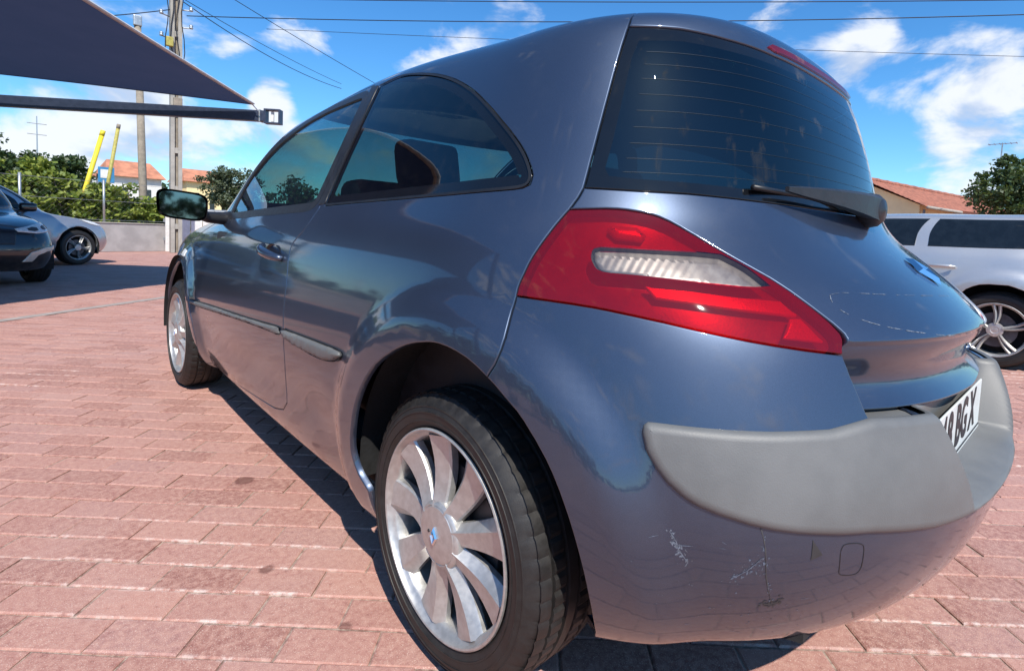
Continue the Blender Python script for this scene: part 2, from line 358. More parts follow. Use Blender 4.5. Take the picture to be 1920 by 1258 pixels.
# panel outlines in body coordinates (u,v)
L = {
 'seam_top': [(5.888,15.777),(5.867,15.455),(5.87,15.217),(5.904,14.838),(5.982,14.345),(6.217,13.079),(6.298,12.561),(6.364,11.999),(6.427,11.197)],
 'seam_mid': [(6.427,11.197),(6.521,10.894),(6.705,10.473)],
 'glass_bottom': [(6.427,11.197),(5.015,11.121),(4.136,11.093),(2.414,10.955),(1.527,10.9),(1.098,10.883)],
 'glass_top': [(5.849,15.276),(5.495,15.25),(4.255,15.199),(2.964,15.039),(2.249,14.986),(1.541,14.92),(1.255,14.92)],
 'tail_top': [(6.705,10.473),(5.841,10.521),(5.583,10.514),(5.401,10.493),(5.096,10.425),(4.886,10.351),(4.77,10.285),(4.603,10.148),(4.459,9.986),(4.249,9.69),(3.595,8.558),(3.458,8.238),(3.193,7.508),(3.13,7.284),(3.124,7.189),(3.132,7.116)],
 'tail_end': [(3.132,7.116),(3.198,6.85)],
 'tail_bottom': [(3.198,6.85),(3.667,6.935),(4.027,7.012),(4.391,7.098),(5.45,7.385),(5.866,7.478),(6.303,7.561),(6.561,7.598),(6.917,7.631),(7.436,7.659),(8.165,7.683)],
 'tail_left': [(8.165,7.683),(8.111,7.895),(8.052,8.047),(7.789,8.595),(7.647,8.853),(7.171,9.652),(6.705,10.473)],
 'clear': [(6.282,9.117),(6.229,9.189),(6.099,9.244),(6.007,9.25),(4.514,9.222),(4.335,9.211),(4.049,9.174),(3.882,8.95),(3.813,8.824),(3.763,8.675),(3.683,8.356),(3.911,8.322),(4.073,8.323),(5.432,8.465),(5.64,8.482),(6.072,8.496),(6.167,8.508),(6.206,8.517),(6.296,8.573),(6.326,8.647),(6.35,8.842),(6.335,8.955)],
 'bump_seam': [(8.165,7.683),(8.271,7.313),(8.303,7.127),(8.355,6.694),(8.418,6.45),(8.488,6.288),(8.572,6.141),(8.81,5.787)],
 'arch': [(12.504,2.296),(12.667,2.58),(12.716,2.773),(12.744,2.998),(12.744,3.132),(12.716,3.413),(12.613,4.001),(12.55,4.291),(12.476,4.569),(12.391,4.84),(12.298,5.088),(12.178,5.336),(12.101,5.46),(11.924,5.677),(11.711,5.87),(11.586,5.958),(11.449,6.039),(11.299,6.11),(11.139,6.169),(10.969,6.218),(10.601,6.289),(10.413,6.307),(10.227,6.312),(9.924,6.289),(9.639,6.235),(9.386,6.166),(9.272,6.125),(9.061,6.028),(8.8,5.881),(8.625,5.767),(8.162,5.408),(8.037,5.279),(7.827,5.007),(7.664,4.753),(7.565,4.563),(7.461,4.32),(7.312,3.925),(6.77,2.358),(6.661,1.978),(6.578,1.594)],
 'hatch_side': [(3.198,6.85),(3.142,6.439),(2.988,5.751)],
 'qglass': [(15.287,10.806),(15.373,11.297),(15.418,11.703),(15.448,12.215),(15.481,13.209),(15.513,13.596),(15.552,13.871),(15.617,14.173),(15.727,14.52),(15.811,14.719),(15.928,14.947),(16.106,15.227),(15.93,15.265),(15.646,15.393),(15.458,15.419),(15.192,15.378),(14.959,15.313),(14.45,15.151),(13.699,14.875),(13.222,14.668),(12.741,14.435),(12.274,14.184),(11.843,13.93),(11.22,13.544),(10.995,13.416),(10.51,13.174),(9.611,12.759),(9.224,12.559),(8.914,12.379),(8.719,12.247),(8.559,12.121),(8.427,12.001),(8.232,11.787),(8.106,11.589),(8.087,11.44),(8.1,11.313),(8.316,11.218),(8.6,11.184),(9.235,11.152),(12.024,11.067),(12.778,11.016),(15.122,10.819)],
 'door': [(16.586,15.447),(16.289,15.091),(16.121,14.833),(16.003,14.618),(15.845,14.254),(15.747,13.943),(15.682,13.662),(15.638,13.398),(15.601,13.011),(15.57,11.781),(15.558,11.589),(15.51,11.153),(15.467,10.902),(15.406,10.625),(15.373,10.366),(15.324,10.094),(15.133,9.302),(15.085,9.02),(15.034,8.505),(14.981,8.219),(14.716,7.183),(14.674,6.961),(14.625,6.613),(14.587,6.25),(14.48,4.876),(14.469,4.374),(14.49,4.046),(14.606,3.288),(14.651,2.719),(14.794,2.37),(15.086,2.147),(15.649,1.964),(16.046,1.824),(16.262,1.735),(16.483,1.628),(16.771,1.45),(17.155,1.12),(17.404,1.066),(17.544,1.191),(18.386,0.376),(18.386,0.69),(18.718,0.526),(18.416,1.204),(18.559,1.342),(18.32,1.942),(18.274,2.44),(18.264,2.708),(18.268,3.255),(18.282,3.522),(18.336,4.021),(18.431,4.532),(18.497,4.791),(18.576,5.049),(18.666,5.302),(18.767,5.543),(18.93,5.863),(19.121,6.166),(19.338,6.457),(19.581,6.74),(20.148,7.356),(20.326,7.675),(20.342,7.986),(20.457,8.313),(20.683,8.662),(20.975,9.021),(21.392,9.402),(21.973,9.824),(22.737,10.255),(22.737,11.512),(22.667,11.801),(22.667,12.347),(22.596,12.577),(22.596,13.292),(22.526,13.552),(22.526,14.545),(22.456,14.671),(22.456,14.859),(22.386,14.984),(22.246,15.11),(22.035,15.235),(21.895,15.361),(21.684,15.486),(20.842,15.611),(19.86,15.611),(19.649,15.674),(18.947,15.674),(18.807,15.737),(18.386,15.674),(18.346,15.818),(17.921,15.725),(17.424,15.566),(17.092,15.498),(16.819,15.462)],
 'trim_top': [(5.785,5.578),(4.763,5.569),(4.272,5.577),(3.543,5.618),(2.554,5.707),(2.026,5.718)],
 'trim_bottom': [(5.785,5.578),(5.886,5.573),(5.955,5.524),(5.99,5.439),(5.998,5.372),(5.979,5.148),(5.949,5.059),(5.86,4.881),(5.733,4.7),(5.548,4.536),(5.444,4.467),(5.334,4.41),(5.1,4.329),(4.682,4.217),(4.373,4.157),(4.035,4.119),(3.55,4.087),(3.153,4.085),(2.662,4.1),(1.637,4.21),(1.406,4.218),(1.146,4.205)],
 'strip_rear': [(14.492,5.249),(13.642,5.327),(13.216,5.347),(13.069,5.337),(13.009,5.229),(13.068,5.105),(13.174,4.982),(13.276,4.926),(13.401,4.883),(13.543,4.856),(13.747,4.854),(14.191,4.908),(14.407,4.956),(14.479,4.995)],
 'strip_door': [(18.435,4.503),(18.3,4.486),(18.022,4.539),(17.418,4.685),(16.912,4.795),(15.912,4.978),(14.686,5.234),(14.598,5.229),(14.569,4.979),(14.658,4.95),(14.983,4.927),(15.556,4.836),(15.904,4.77),(16.691,4.59),(18.089,4.239),(18.284,4.227),(18.369,4.263)],
 'cover': [(3.5,3.807),(3.49,3.868),(3.468,3.918),(3.433,3.934),(3.388,3.941),(3.3,3.938),(3.258,3.928),(3.225,3.911),(3.198,3.881),(3.186,3.818),(3.178,3.674),(3.176,3.52),(3.185,3.461),(3.202,3.424),(3.225,3.399),(3.256,3.384),(3.332,3.384),(3.42,3.397),(3.455,3.419),(3.472,3.46),(3.498,3.761)],
 'crack': [(4.536,4.217),(4.488,4.017),(4.461,3.854),(4.427,3.534),(4.402,3.39),(4.33,3.141),(4.223,2.886)],
 'crackend': [(4.363,2.854),(4.244,2.832),(4.209,2.838),(4.179,2.859),(4.103,2.96)],
 'chip': [(3.873,3.691),(3.872,4.021),(3.732,3.777)],
 'scuff': [(5.741,3.973),(5.641,3.816),(5.623,3.736),(5.605,3.69),(5.455,3.483)],
 'scuff2': [(4.486,3.715),(4.665,3.467),(4.85,3.295)],
 'mark_arc': [(2.894,8.177),(2.942,8.068),(2.964,7.956),(2.949,7.873),(2.914,7.787),(2.856,7.704),(2.751,7.608),(2.612,7.517),(2.465,7.444),(2.313,7.386),(2.043,7.303),(1.648,7.198),(1.417,7.148),(1.152,7.109),(0.459,7.048),(0.228,7.015)],
 'mark_top': [(2.894,8.177),(2.796,8.211),(2.651,8.233),(2.408,8.223),(0.869,8.1),(0.13,8.017),(0.0,7.984)],
}
# ------------------------------------------------------------------ panels cut from a hull
def dens(P, step=.16, closed=False):
    P = np.array(P, float); Q = np.vstack([P, P[:1]]) if closed else P; out = []
    for a, b in zip(Q[:-1], Q[1:]):
        n = max(int(np.ceil(np.hypot(*(b-a))/step)), 1)
        out += [a+(b-a)*k/n for k in range(n)]
    if not closed: out.append(Q[-1])
    return np.array(out)
def chain(*segs):
    out = []
    for s in segs:
        for p in s:
            if not out or np.hypot(out[-1][0]-p[0], out[-1][1]-p[1]) > 1e-4: out.append((float(p[0]), float(p[1])))
    if np.hypot(out[0][0]-out[-1][0], out[0][1]-out[-1][1]) < 1e-4: out.pop()
    return out
def area2(P): x, y = P[:, 0], P[:, 1]; return np.sum(x*np.roll(y, -1)-np.roll(x, -1)*y)
def inside(pts, loops):
    c = np.zeros(len(pts), int)
    for P in loops:
        x1, y1 = P[:, 0], P[:, 1]; x2, y2 = np.roll(x1, -1), np.roll(y1, -1)
        for i in range(0, len(P), 64):
            a1, b1, a2, b2 = (q[i:i+64][None] for q in (x1, y1, x2, y2))
            px, py = pts[:, :1], pts[:, 1:]
            cond = (b1 > py) != (b2 > py)
            xi = a1+(py-b1)*(a2-a1)/np.where(np.abs(b2-b1) < 1e-12, 1e-12, b2-b1)
            c += (cond & (px < xi)).sum(1)
    return (c % 2) == 1
SEAM = [(.0011, -.016, 88), (.0013, -.0030, 70), (.0024, -.0007, 35), (.0044, 0, 0)]
LIP = [(.0, -.045, 90), (.0002, -.008, 85), (.0025, -.0018, 50), (.0065, 0, 0)]
GLASS = [(.0012, -.008, 80), (.0022, -.0005, 30), (.004, 0, 0)]
FLAT = [(.0, 0, 0)]
def panel(name, hull, loops, mat, parent=None, F=None, edge=SEAM, edges=None, off=0.0, dome=None, su=4, sv=4, band=None, sides='both', step=.16,
          extra_v=None, mats=None, zone=None, geo_normals=False):
    """loops[0] outer outline, the rest holes; edge: (inset, depth, tilt) rings from the rim inwards.
    sides: both (mirrored halves joined), pair (left and right objects), left. zone: inner outline that takes mats[1]"""
    F = F or hull.surf; NCm, NRm = hull.NC-1, hull.NR-1
    SC = np.array([.1, .08])
    rings, quads, UV, DEP, TILT, BV = [], [], [], [], [], []
    inner = []; nv = 0
    for li, P in enumerate(loops):
        P = dens(P, step, True)
        if (area2(P*SC) > 0) != (li == 0): P = P[::-1]
        n = len(P)
        sym = (P[:, 0] < 1e-6) | (P[:, 0] > NCm-1e-6) | (P[:, 1] > NRm-1e-6)
        nx, pv = np.roll(P, -1, 0), np.roll(P, 1, 0)
        t = nx-pv
        sn, sp = np.roll(sym, -1), np.roll(sym, 1)
        t = np.where((sym & ~sn)[:, None], nx-P, t); t = np.where((sym & ~sp)[:, None], P-pv, t)
        full = sym & sn & sp
        e = 1e-3; uu = np.clip(P[:, 0], e, NCm-e); vv = np.clip(P[:, 1], e, NRm-e)
        Su = (hull.surf(uu+e, vv)-hull.surf(uu-e, vv))/(2*e); Sv = (hull.surf(uu, vv+e)-hull.surf(uu, vv-e))/(2*e)
        N = np.cross(Sv, Su); N /= np.linalg.norm(N, axis=1, keepdims=True)
        T = Su*t[:, :1]+Sv*t[:, 1:]; T /= np.maximum(np.linalg.norm(T, axis=1, keepdims=True), 1e-9)
        lf = np.stack([-t[:, 1], t[:, 0]], 1)
        Bv = np.cross(N, T); sg = np.sign(np.sum(Bv*(Su*lf[:, :1]+Sv*lf[:, 1:]), 1)); Bv *= sg[:, None]
        a, b_, c_ = (Su*Su).sum(1), (Su*Sv).sum(1), (Sv*Sv).sum(1); d1, d2 = (Su*Bv).sum(1), (Sv*Bv).sum(1)
        det = np.maximum(a*c_-b_*b_, 1e-12); DU = np.stack([(c_*d1-b_*d2)/det, (a*d2-b_*d1)/det], 1)
        spec = edges[li] if edges and edges[li] is not None else edge
        prev = None
        for (ins, dep, tl) in spec:
            Q = P+DU*ins; Q[full] = P[full]
            Q[sym & (P[:, 0] < 1e-6), 0] = 0; Q[sym & (P[:, 0] > NCm-1e-6), 0] = NCm; Q[sym & (P[:, 1] > NRm-1e-6), 1] = NRm
            Q[:, 0] = np.clip(Q[:, 0], 0, NCm); Q[:, 1] = np.clip(Q[:, 1], 0, NRm)
            ids = np.arange(nv, nv+n); nv += n
            dd = np.where(full, 0.0, dep); tt = np.where(full, 0.0, tl)
            UV.append(Q); DEP.append(dd); TILT.append(tt); BV.append(Bv)
            if prev is not None:
                for i in range(n):
                    j = (i+1) % n
                    if full[i] and full[j]: continue
                    if sym[i] and sym[j] and np.allclose(P[i, 0], P[j, 0]) and (P[i, 0] < 1e-6 or P[i, 0] > NCm-1e-6): continue
                    quads.append((prev[i], prev[j], ids[j], ids[i]))
            prev = ids
        inner.append((prev, Q))
    # interior points on a regular grid
    us = np.unique(np.concatenate([np.arange(0, 12, 1/su), np.arange(12, NCm+1e-9, 1/(su*1.75)), [NCm]])); vs = np.linspace(0, NRm, int(NRm*sv)+1)
    if extra_v is not None: vs = np.unique(np.concatenate([vs, extra_v]))
    if band is not None: us = us[(us >= band[0]) & (us <= band[1])]; vs = vs[(vs >= band[2]) & (vs <= band[3])]
    g = np.stack(np.meshgrid(us, vs), -1).reshape(-1, 2)
    polys = [q for _, q in inner]
    g = g[inside(g*SC, [q*SC for q in polys])]
    allb = np.vstack(polys)*SC
    if len(g):
        dm = np.full(len(g), 9.0)
        for i in range(0, len(allb), 200): dm = np.minimum(dm, np.sqrt(((g*SC)[:, None]-allb[None, i:i+200])**2).sum(-1).min(1) if False else np.linalg.norm((g*SC)[:, None]-allb[None, i:i+200], axis=-1).min(1))
        g = g[dm > .35*min(.1/su, .08/sv)]
    pts = list(allb)+list(g*SC)
    cons = []; o = 0
    zl = None
    for _, q in inner:
        n = len(q); cons += [(o+i, o+(i+1) % n) for i in range(n)]; o += n
    if zone is not None:
        zl = dens(zone, step, True); o = len(pts); pts += list(zl*SC); cons += [(o+i, o+(i+1) % len(zl)) for i in range(len(zl))]
    vo, eo, fo, orig, _, _ = delaunay_2d_cdt([Vector((p[0], p[1])) for p in pts], cons, [], 0, 1e-7)
    vo = np.array([tuple(p) for p in vo]); tri = np.array([f for f in fo if len(f) == 3])
    cen = vo[tri].mean(1); tri = tri[inside(cen, [q*SC for q in polys])]
    bid = np.concatenate([ids for ids, _ in inner]); mp = np.full(len(vo), -1)
    for k, og in enumerate(orig):
        for q in og:
            if q < len(bid): mp[k] = bid[q]; break
    new = np.where(mp < 0)[0]; mp[new] = nv+np.arange(len(new))
    UV.append(vo[new]/SC); DEP.append(np.zeros(len(new))); TILT.append(np.zeros(len(new))); BV.append(np.zeros((len(new), 3)))
    UV = np.vstack(UV); DEP = np.concatenate(DEP); TILT = np.radians(np.concatenate(TILT)); BV = np.vstack(BV)
    tri = mp[tri]
    pos = F(UV[:, 0], UV[:, 1]); nr = nrm_of(F, UV[:, 0], UV[:, 1], 1e-3)
    nh = nrm_of(hull.surf, UV[:, 0], UV[:, 1], 1e-3)
    bad = ~np.isfinite(nr).all(1) | (np.linalg.norm(nr, axis=1) < .5); nr[bad] = nh[bad]
    h = off+DEP
    if dome is not None:
        B3 = hull.surf(*np.vstack(polys).T); dd = np.full(len(pos), 9.0)
        P0 = hull.surf(UV[:, 0], UV[:, 1])
        msk = np.vstack(polys)[:, 0] > 1e-6; B3 = B3[msk]
        for i in range(0, len(B3), 200): dd = np.minimum(dd, np.linalg.norm(P0[:, None]-B3[None, i:i+200], axis=-1).min(1))
        q = np.clip(dd/dome[1], 0, 1); h = h+dome[0]*np.sqrt(np.maximum(1-(1-q)**2, 0))
    pos = pos+nh*h[:, None]
    NN = nr*np.cos(TILT)[:, None]-BV*np.sin(TILT)[:, None]
    NN /= np.maximum(np.linalg.norm(NN, axis=1, keepdims=True), 1e-9)
    faces = [tuple(q) for q in quads]+[tuple(t_) for t_ in tri]
    mi = None
    if zl is not None:
        uvc = UV[tri].mean(1); mi = [0]*len(quads)+list(inside(uvc*SC, [zl*SC]).astype(int))
    # orient faces by the hull normal
    ff = []
    for f in faces:
        a, b, c = pos[f[0]], pos[f[1]], pos[f[2]]
        fn = np.cross(b-a, c-a); ff.append(f if np.dot(fn, NN[list(f)].sum(0)) >= 0 else f[::-1])
    faces = ff
    M = np.array([-1., 1, 1]); objs = []
    def make(nm, V, Fc, Nn, idx):
        o_ = mesh_obj(nm, V, Fc, mat, parent, True, None if (dome is not None or geo_normals) else Nn, mats, idx); objs.append(o_); return o_
    if sides == 'both':
        on = np.abs(pos[:, 0]) < 2e-5; pos[on, 0] = 0; NN[on, 0] = 0
        mpi = np.arange(len(pos)); rest = np.where(~on)[0]; mpi[rest] = len(pos)+np.arange(len(rest))
        V = np.vstack([pos, pos[rest]*M]); Nn = np.vstack([NN, NN[rest]*M])
        fm = [tuple(int(mpi[i]) for i in f[::-1]) for f in faces]
        make(name, V, faces+fm, Nn, None if mi is None else mi+mi)
    else:
        make(name, pos, faces, NN, mi)
        if sides == 'pair': make(name, pos*M, [f[::-1] for f in faces], NN*M, mi)
    return objs if sides == 'pair' else objs[0]
def ribbon(hull, uv, width, lift=.0006, F=None, jitter=0):
    """thin strip lying on the hull along a (u, v) polyline"""
    P = dens(uv, .06); F = F or hull.surf
    p = F(P[:, 0], P[:, 1]); n = nrm_of(F, P[:, 0], P[:, 1], 1e-3); t = np.gradient(p, axis=0); t /= np.maximum(np.linalg.norm(t, axis=1, keepdims=True), 1e-9)
    b = np.cross(n, t); w = np.full(len(p), width/2)
    if jitter: w = w*(1+jitter*(RNG.random(len(p))*2-1))
    w[0] *= .3; w[-1] *= .3
    A = p+b*w[:, None]+n*lift; C = p-b*w[:, None]+n*lift; E = p+n*(lift+width*.12)
    V = np.stack([A, E, C], 1).reshape(-1, 3); f = []
    for i in range(len(p)-1):
        a = i*3; f += [(a, a+1, a+4, a+3), (a+1, a+2, a+5, a+4)]
    return V, f
# ------------------------------------------------------------------ wheels (axis along x, outer face towards -x)
def tyre_mesh(R=.316, rim=.222, half=.0975, seg=240):
    prof = [(-half+.012, rim-.006), (-half+.003, rim+.004), (-half-.004, rim+.016), (-half-.0062, rim+.0165), (-half-.0062, rim+.0195), (-half-.0050, rim+.020), (-half-.0062, rim+.034), (-half-.0078, rim+.0345), (-half-.0078, rim+.0370), (-half-.0064, rim+.0375), (-half-.003, R-.033), (-half-.0042, R-.0325), (-half-.0040, R-.0300), (-half-.0022, R-.0295), (-half+.008, R-.016), (-half+.020, R-.006)]
    tread = []
    xs = [-.083, -.0585, -.0575, -.0505, -.0495, -.0215, -.0205, -.0125, -.0115]
    for x in xs: tread.append((x, R-(.0 if abs(x) < .07 else .003)-(.007 if x in (-.0575, -.0505, -.0205, -.0125) else 0)))
    prof = prof+tread; full = prof+[(-x, r) for x, r in prof[::-1]]
    vs, fs = [], []; m_ = len(full)
    for k in range(seg):
        a = 2*math.pi*k/seg
        for j, (x, r) in enumerate(full):
            ad = a
            if r > R-.02 and abs(x) > .058 and k % 5 == 0: r -= .0030
            if r > R-.003 and .021 < abs(x) < .05 and (k+1) % 4 == 0: r -= .004
            vs.append((x, r*math.cos(ad), r*math.sin(ad)))
    for k in range(seg):
        k2 = (k+1) % seg
        for j in range(m_-1): fs.append((k*m_+j, k*m_+j+1, k2*m_+j+1, k2*m_+j))
    return vs, fs
def spoke_shape(b, ang, r0, r1, w0, w1, x0, x1, skew=.35, thick=.022, crest=.008, bow=.010):
    rs = np.linspace(r0, r1, 7); rings = []
    for i, r in enumerate(rs):
        t = i/6; w = w0+(w1-w0)*(t**1.3); x = x0+(x1-x0)*t+.010*math.sin(math.pi*t)
        bend = bow*math.sin(math.pi*t)
        sec = [(-w/2, x+thick), (-w/2, x+.010), (-w/2+.004, x+.006), (w*(skew-.5)+.0, x-crest*(1-.4*t)), (w/2-.003, x+.001), (w/2, x+.006), (w/2, x+thick)]
        ring = []
        for (s_, xx) in sec:
            s2 = s_+bend
            ring.append((xx, r*math.cos(ang)-s2*math.sin(ang), r*math.sin(ang)+s2*math.cos(ang)))
        rings.append(ring)
    vs = [p for r in rings for p in r]; n = 7; fs = []
    for i in range(len(rings)-1):
        for j in range(n-1): fs.append((i*n+j, i*n+j+1, (i+1)*n+j+1, (i+1)*n+j))
    fs += [tuple(range(n)), tuple(range((len(rings)-1)*n, len(rings)*n))]
    b.add(vs, fs)
def make_wheel(parent, loc, spokes=9, phase=0.0, style='paddle', emblem=True, mirror=False, R=.316, mats=None, detail=True, tyre_R=None):
    tm, rm, dm = mats or (MATS['tyre_rubber'], MATS['alloy'], MATS['dark_alloy'])
    w = bpy.data.objects.new('wheel', None); COL.objects.link(w); w.parent = parent; w.location = loc
    if mirror: w.rotation_euler = (0, 0, math.pi)
    w.empty_display_size = .1; w.scale = (1, R/.316, R/.316) if tyre_R is None else (1, 1, 1)
    v, f = tyre_mesh(R=tyre_R or .316, seg=240 if detail else 66); b = MB(); b.add(v, f); b.build('tyre', tm, w, True, 24)
    b = MB()
    b.lathe([(-.0960, .2235), (-.1000, .2225), (-.1015, .2195), (-.1000, .2165), (-.090, .2130), (-.086, .2065), (-.080, .2025), (-.055, .200), (.02, .197), (.085, .205)], 96)
    b.build('rim', rm, w, True, 40)
    for k in range(spokes):
        a = phase+2*math.pi*k/spokes; s = MB()
        if style == 'paddle': spoke_shape(s, a, .058, .2065, .044, .088, -.0925, -.0865, skew=.30, crest=.010, bow=.003)
        elif style == 'twin':
            spoke_shape(s, a-.10, .05, .2065, .020, .026, -.088, -.088, .5); spoke_shape(s, a+.10, .05, .2065, .020, .026, -.088, -.088, .5)
        else: spoke_shape(s, a, .05, .2065, .036, .050, -.09, -.088, .5)
        s.build('spoke', rm, w, True, 28)
    b = MB(); b.lathe([(-.075, .072), (-.0945, .070), (-.0985, .0665), (-.1005, .062), (-.0995, .0605), (-.1015, .0585), (-.1055, .034), (-.1065, .0001)], 56)
    if not emblem:
        b = MB(); b.lathe([(-.07, .060), (-.085, .056), (-.088, .030), (-.086, .026), (-.088, .0001)], 40)
    cap = b.build('hub_cap', rm, w, True, 30)
    if emblem:
        # upright open lozenge on the cap
        e = MB(); o_, i_ = [(-.0125, 0), (0, -.0205), (.0125, 0), (0, .0205)], [(-.0060, 0), (0, -.0105), (.0060, 0), (0, .0105)]
        vs = [(-.1090, a, c) for a, c in o_]+[(-.1110, a*1.0, c) for a, c in i_]+[(-.1055, a, c) for a, c in o_]+[(-.1055, a, c) for a, c in i_]
        mid = [((o_[k][0]+i_[k][0])/2, (o_[k][1]+i_[k][1])/2) for k in range(4)]
        vs += [(-.1122, a, c) for a, c in mid]
        fs = []
        for k in range(4):
            k2 = (k+1) % 4; fs += [(k, k2, 16+k2, 16+k), (16+k, 16+k2, 12+k2, 12+k), (8+k, 8+k2, k2, k)]
        e.add(vs, fs); em = e.build('lozenge_emblem', MATS['chrome'], w)
        s = MB(); s.lathe([(-.1075, .0001), (-.1075, .0032), (-.1040, .0040)], 12, c=(0, .022, .003)); s.build('wheel_bolt_hole', MATS['black_plastic'], w)
    b = MB(); b.lathe([(-.058, .0), (-.058, .06), (-.050, .062), (-.050, .142), (-.030, .142), (-.030, .05)], 48); b.build('brake_disc', dm, w, True, 30)
    b = MB(); b.lathe([(.02, .01), (.02, .197)], 40); b.build('wheel_back', MATS['well_black'], w)
    return w
# ------------------------------------------------------------------ shared materials
car_paint('blue_paint', (.046, .065, .106), .66, .38)
simple('rubber_seal', (.012, .013, .015), .45, 0, .2)
simple('black_plastic', (.018, .019, .022), .42, 0, .25, 30, .12)
simple('well_black', (.010, .010, .011), .85, 0, .3, 20, .3)
simple('tyre_rubber', (.017, .0155, .0145), .55, 0, .3, 40, .10, 500)
simple('alloy', (.52, .51, .49), .42, .70, .10, 60, .05, 400)
simple('dark_alloy', (.10, .10, .105), .5, .7, .3)
simple('chrome', (.82, .82, .83), .12, 1.0, .05)
simple('grey_plastic', (.130, .132, .130), .50, 0.0, .10, 7, .10, 420)
simple('frit_black', (.006, .007, .009), .06, 0, .1)
simple('interior_cloth', (.014, .015, .018), .9, 0, .3, 60, .3)
simple('interior_trim', (.018, .018, .021), .6, 0, .15, 30, .1)
simple('interior_pale', (.30, .30, .28), .8, 0, .12, 30, .1)
simple('plate_white', (.66, .70, .68), .35, 0, .05)
simple('plate_black', (.012, .012, .016), .45, 0, .1)
simple('bare_plastic', (.045, .045, .047), .6, 0, .3)
simple('paint_scratch', (.115, .135, .17), .7, 0, .4, 200)
simple('faint_scratch', (.10, .125, .17), .55, 0, .4, 200)
simple('residue', (.15, .175, .215), .8, 0, .6, 300)
simple('heater_copper', (.028, .034, .036), .5, .3, .2)
glass('tailgate_glass', (.026, .056, .068), 1.0, 0, .0)
glass('door_glass', (.26, .44, .44), 1.0, 0, .03)
glass('quarter_glass', (.11, .20, .22), 1.0, 0, .02)
glass('screen_glass', (.52, .66, .62), 1.0, 0, .03)
def mirror_mat():
    b = NB('mirror_glass'); return b.done(b.bsdf((.13, .18, .23), .03, 1.0))
mirror_mat()
def lens_red():
    b = NB('red_lens')
    tr = b.n('ShaderNodeBsdfTransparent'); b.put(tr.inputs[0], (.62, .012, .030))
    df = b.n('ShaderNodeBsdfPrincipled'); b.put(df.inputs['Base Color'], (.62, .008, .022)); df.inputs['Roughness'].default_value = .25; df.inputs['Specular IOR Level'].default_value = .0
    m0 = b.n('ShaderNodeMixShader'); m0.inputs[0].default_value = .16; b.t.links.new(tr.outputs[0], m0.inputs[1]); b.t.links.new(df.outputs[0], m0.inputs[2])
    gl = b.n('ShaderNodeBsdfGlossy'); gl.inputs['Roughness'].default_value = .02
    fr = schlick(b, .05)
    m1 = b.n('ShaderNodeMixShader'); b.t.links.new(fr, m1.inputs[0]); b.t.links.new(m0.outputs[0], m1.inputs[1]); b.t.links.new(gl.outputs[0], m1.inputs[2])
    return b.done(m1)
lens_red()
glass('clear_lens', (.86, .86, .84), 1.0, .0, .0)
def fluted():
    b = NB('lamp_reflector'); w = b.n('ShaderNodeTexWave', bands_direction='Y'); w.inputs['Scale'].default_value = 26; w.inputs['Distortion'].default_value = .6; b.put(w.inputs['Vector'], b.pos())
    c = b.mix(b.ramp(b.noise(40, 3), .35, .7), (.22, .185, .175), (.32, .28, .26)); return b.done(b.bsdf(c, .38, .45, Normal=b.bump(w.outputs['Fac'], .07, .004)))
fluted()
simple('lamp_housing', (.24, .11, .11), .35, .3, .15, 30, .06, 200)
simple('lamp_red_bright', (.75, .02, .04), .3, .3, .1, 300, .15, 420)
simple('headlamp_white', (.72, .72, .70), .25, .1, .15, 60)
simple('orange_bulb', (.75, .28, .06), .3, 0, .1)
# ------------------------------------------------------------------ the blue hatchback
def seg(k): return [tuple(p) for p in L[k]]
UM, VM = NC-1, NR-1
car = thing('hatchback_car', 'blue grey two-door hatchback with scuffed rear bumper, nearest of all the cars', 'car', (0, 0, 0))
gb = seg('glass_bottom'); gt = seg('glass_top'); hs = seg('hatch_side'); tt_ = seg('trim_top'); tb = seg('trim_bottom')
gb0 = (0, 10.87); gt0 = (0, 14.90); sp0 = (0, 17.35); hb0 = (0, 5.62)
seam_t = seg('seam_top'); seam_roof = [(5.75, 17.3), (5.86, 16.6)]+seam_t
spoiler_top = [(5.75, 17.3), (4, 17.35), (2, 17.35), sp0]
# split the hatch seam where the glass ends
cut = next(i for i, p in enumerate(seam_t) if p[1] < 15.28)
seam_up = seam_roof[:2]+seam_t[:cut]+[(5.869, 15.28)]; seam_dn = [(5.869, 15.28)]+seam_t[cut:]
glass_top_line = [(5.869, 15.28)]+gt[1:]+[gt0]
AR0 = L['arch'][0][0]; BS = L['bump_seam'][-1]
arch = [(AR0, 0)]+seg('arch')+[(6.56, 1.2), (6.50, .6), (6.50, 0)]
ia = min(range(len(arch)), key=lambda i: math.hypot(arch[i][0]-BS[0], arch[i][1]-BS[1]))
arch_pt = arch[ia]
bseam = seg('bump_seam')[:-1]+[arch_pt]
arch_front, arch_rear = arch[:ia+1], arch[ia:]
# front arch as a circle on the flank
uu, vv = np.meshgrid(np.linspace(12, 22.8, 160), np.linspace(0, 9, 120)); P = HB.surf(uu, vv)
def flank_uv(y, z):
    d = (P[..., 1]-y)**2+(P[..., 2]-z)**2; i = np.unravel_index(d.argmin(), d.shape); q = np.array([uu[i], vv[i]])
    for _ in range(8):
        e = 1e-3; f = lambda a: HB.surf(a[:1], a[1:])[0, 1:]
        p0 = f(q); J = np.stack([(f(q+[e, 0])-p0)/e, (f(q+[0, e])-p0)/e], 1); q = q+np.clip(np.linalg.solve(J, np.array([y, z])-p0), -.5, .5); q[1] = max(q[1], 0)
    return tuple(q)
farch = [flank_uv(2.600+.378*math.cos(a), .318+.385*math.sin(a)) for a in np.radians(np.linspace(-18, 198, 46))]
farch = [(farch[0][0], 0)]+farch+[(farch[-1][0], 0)]

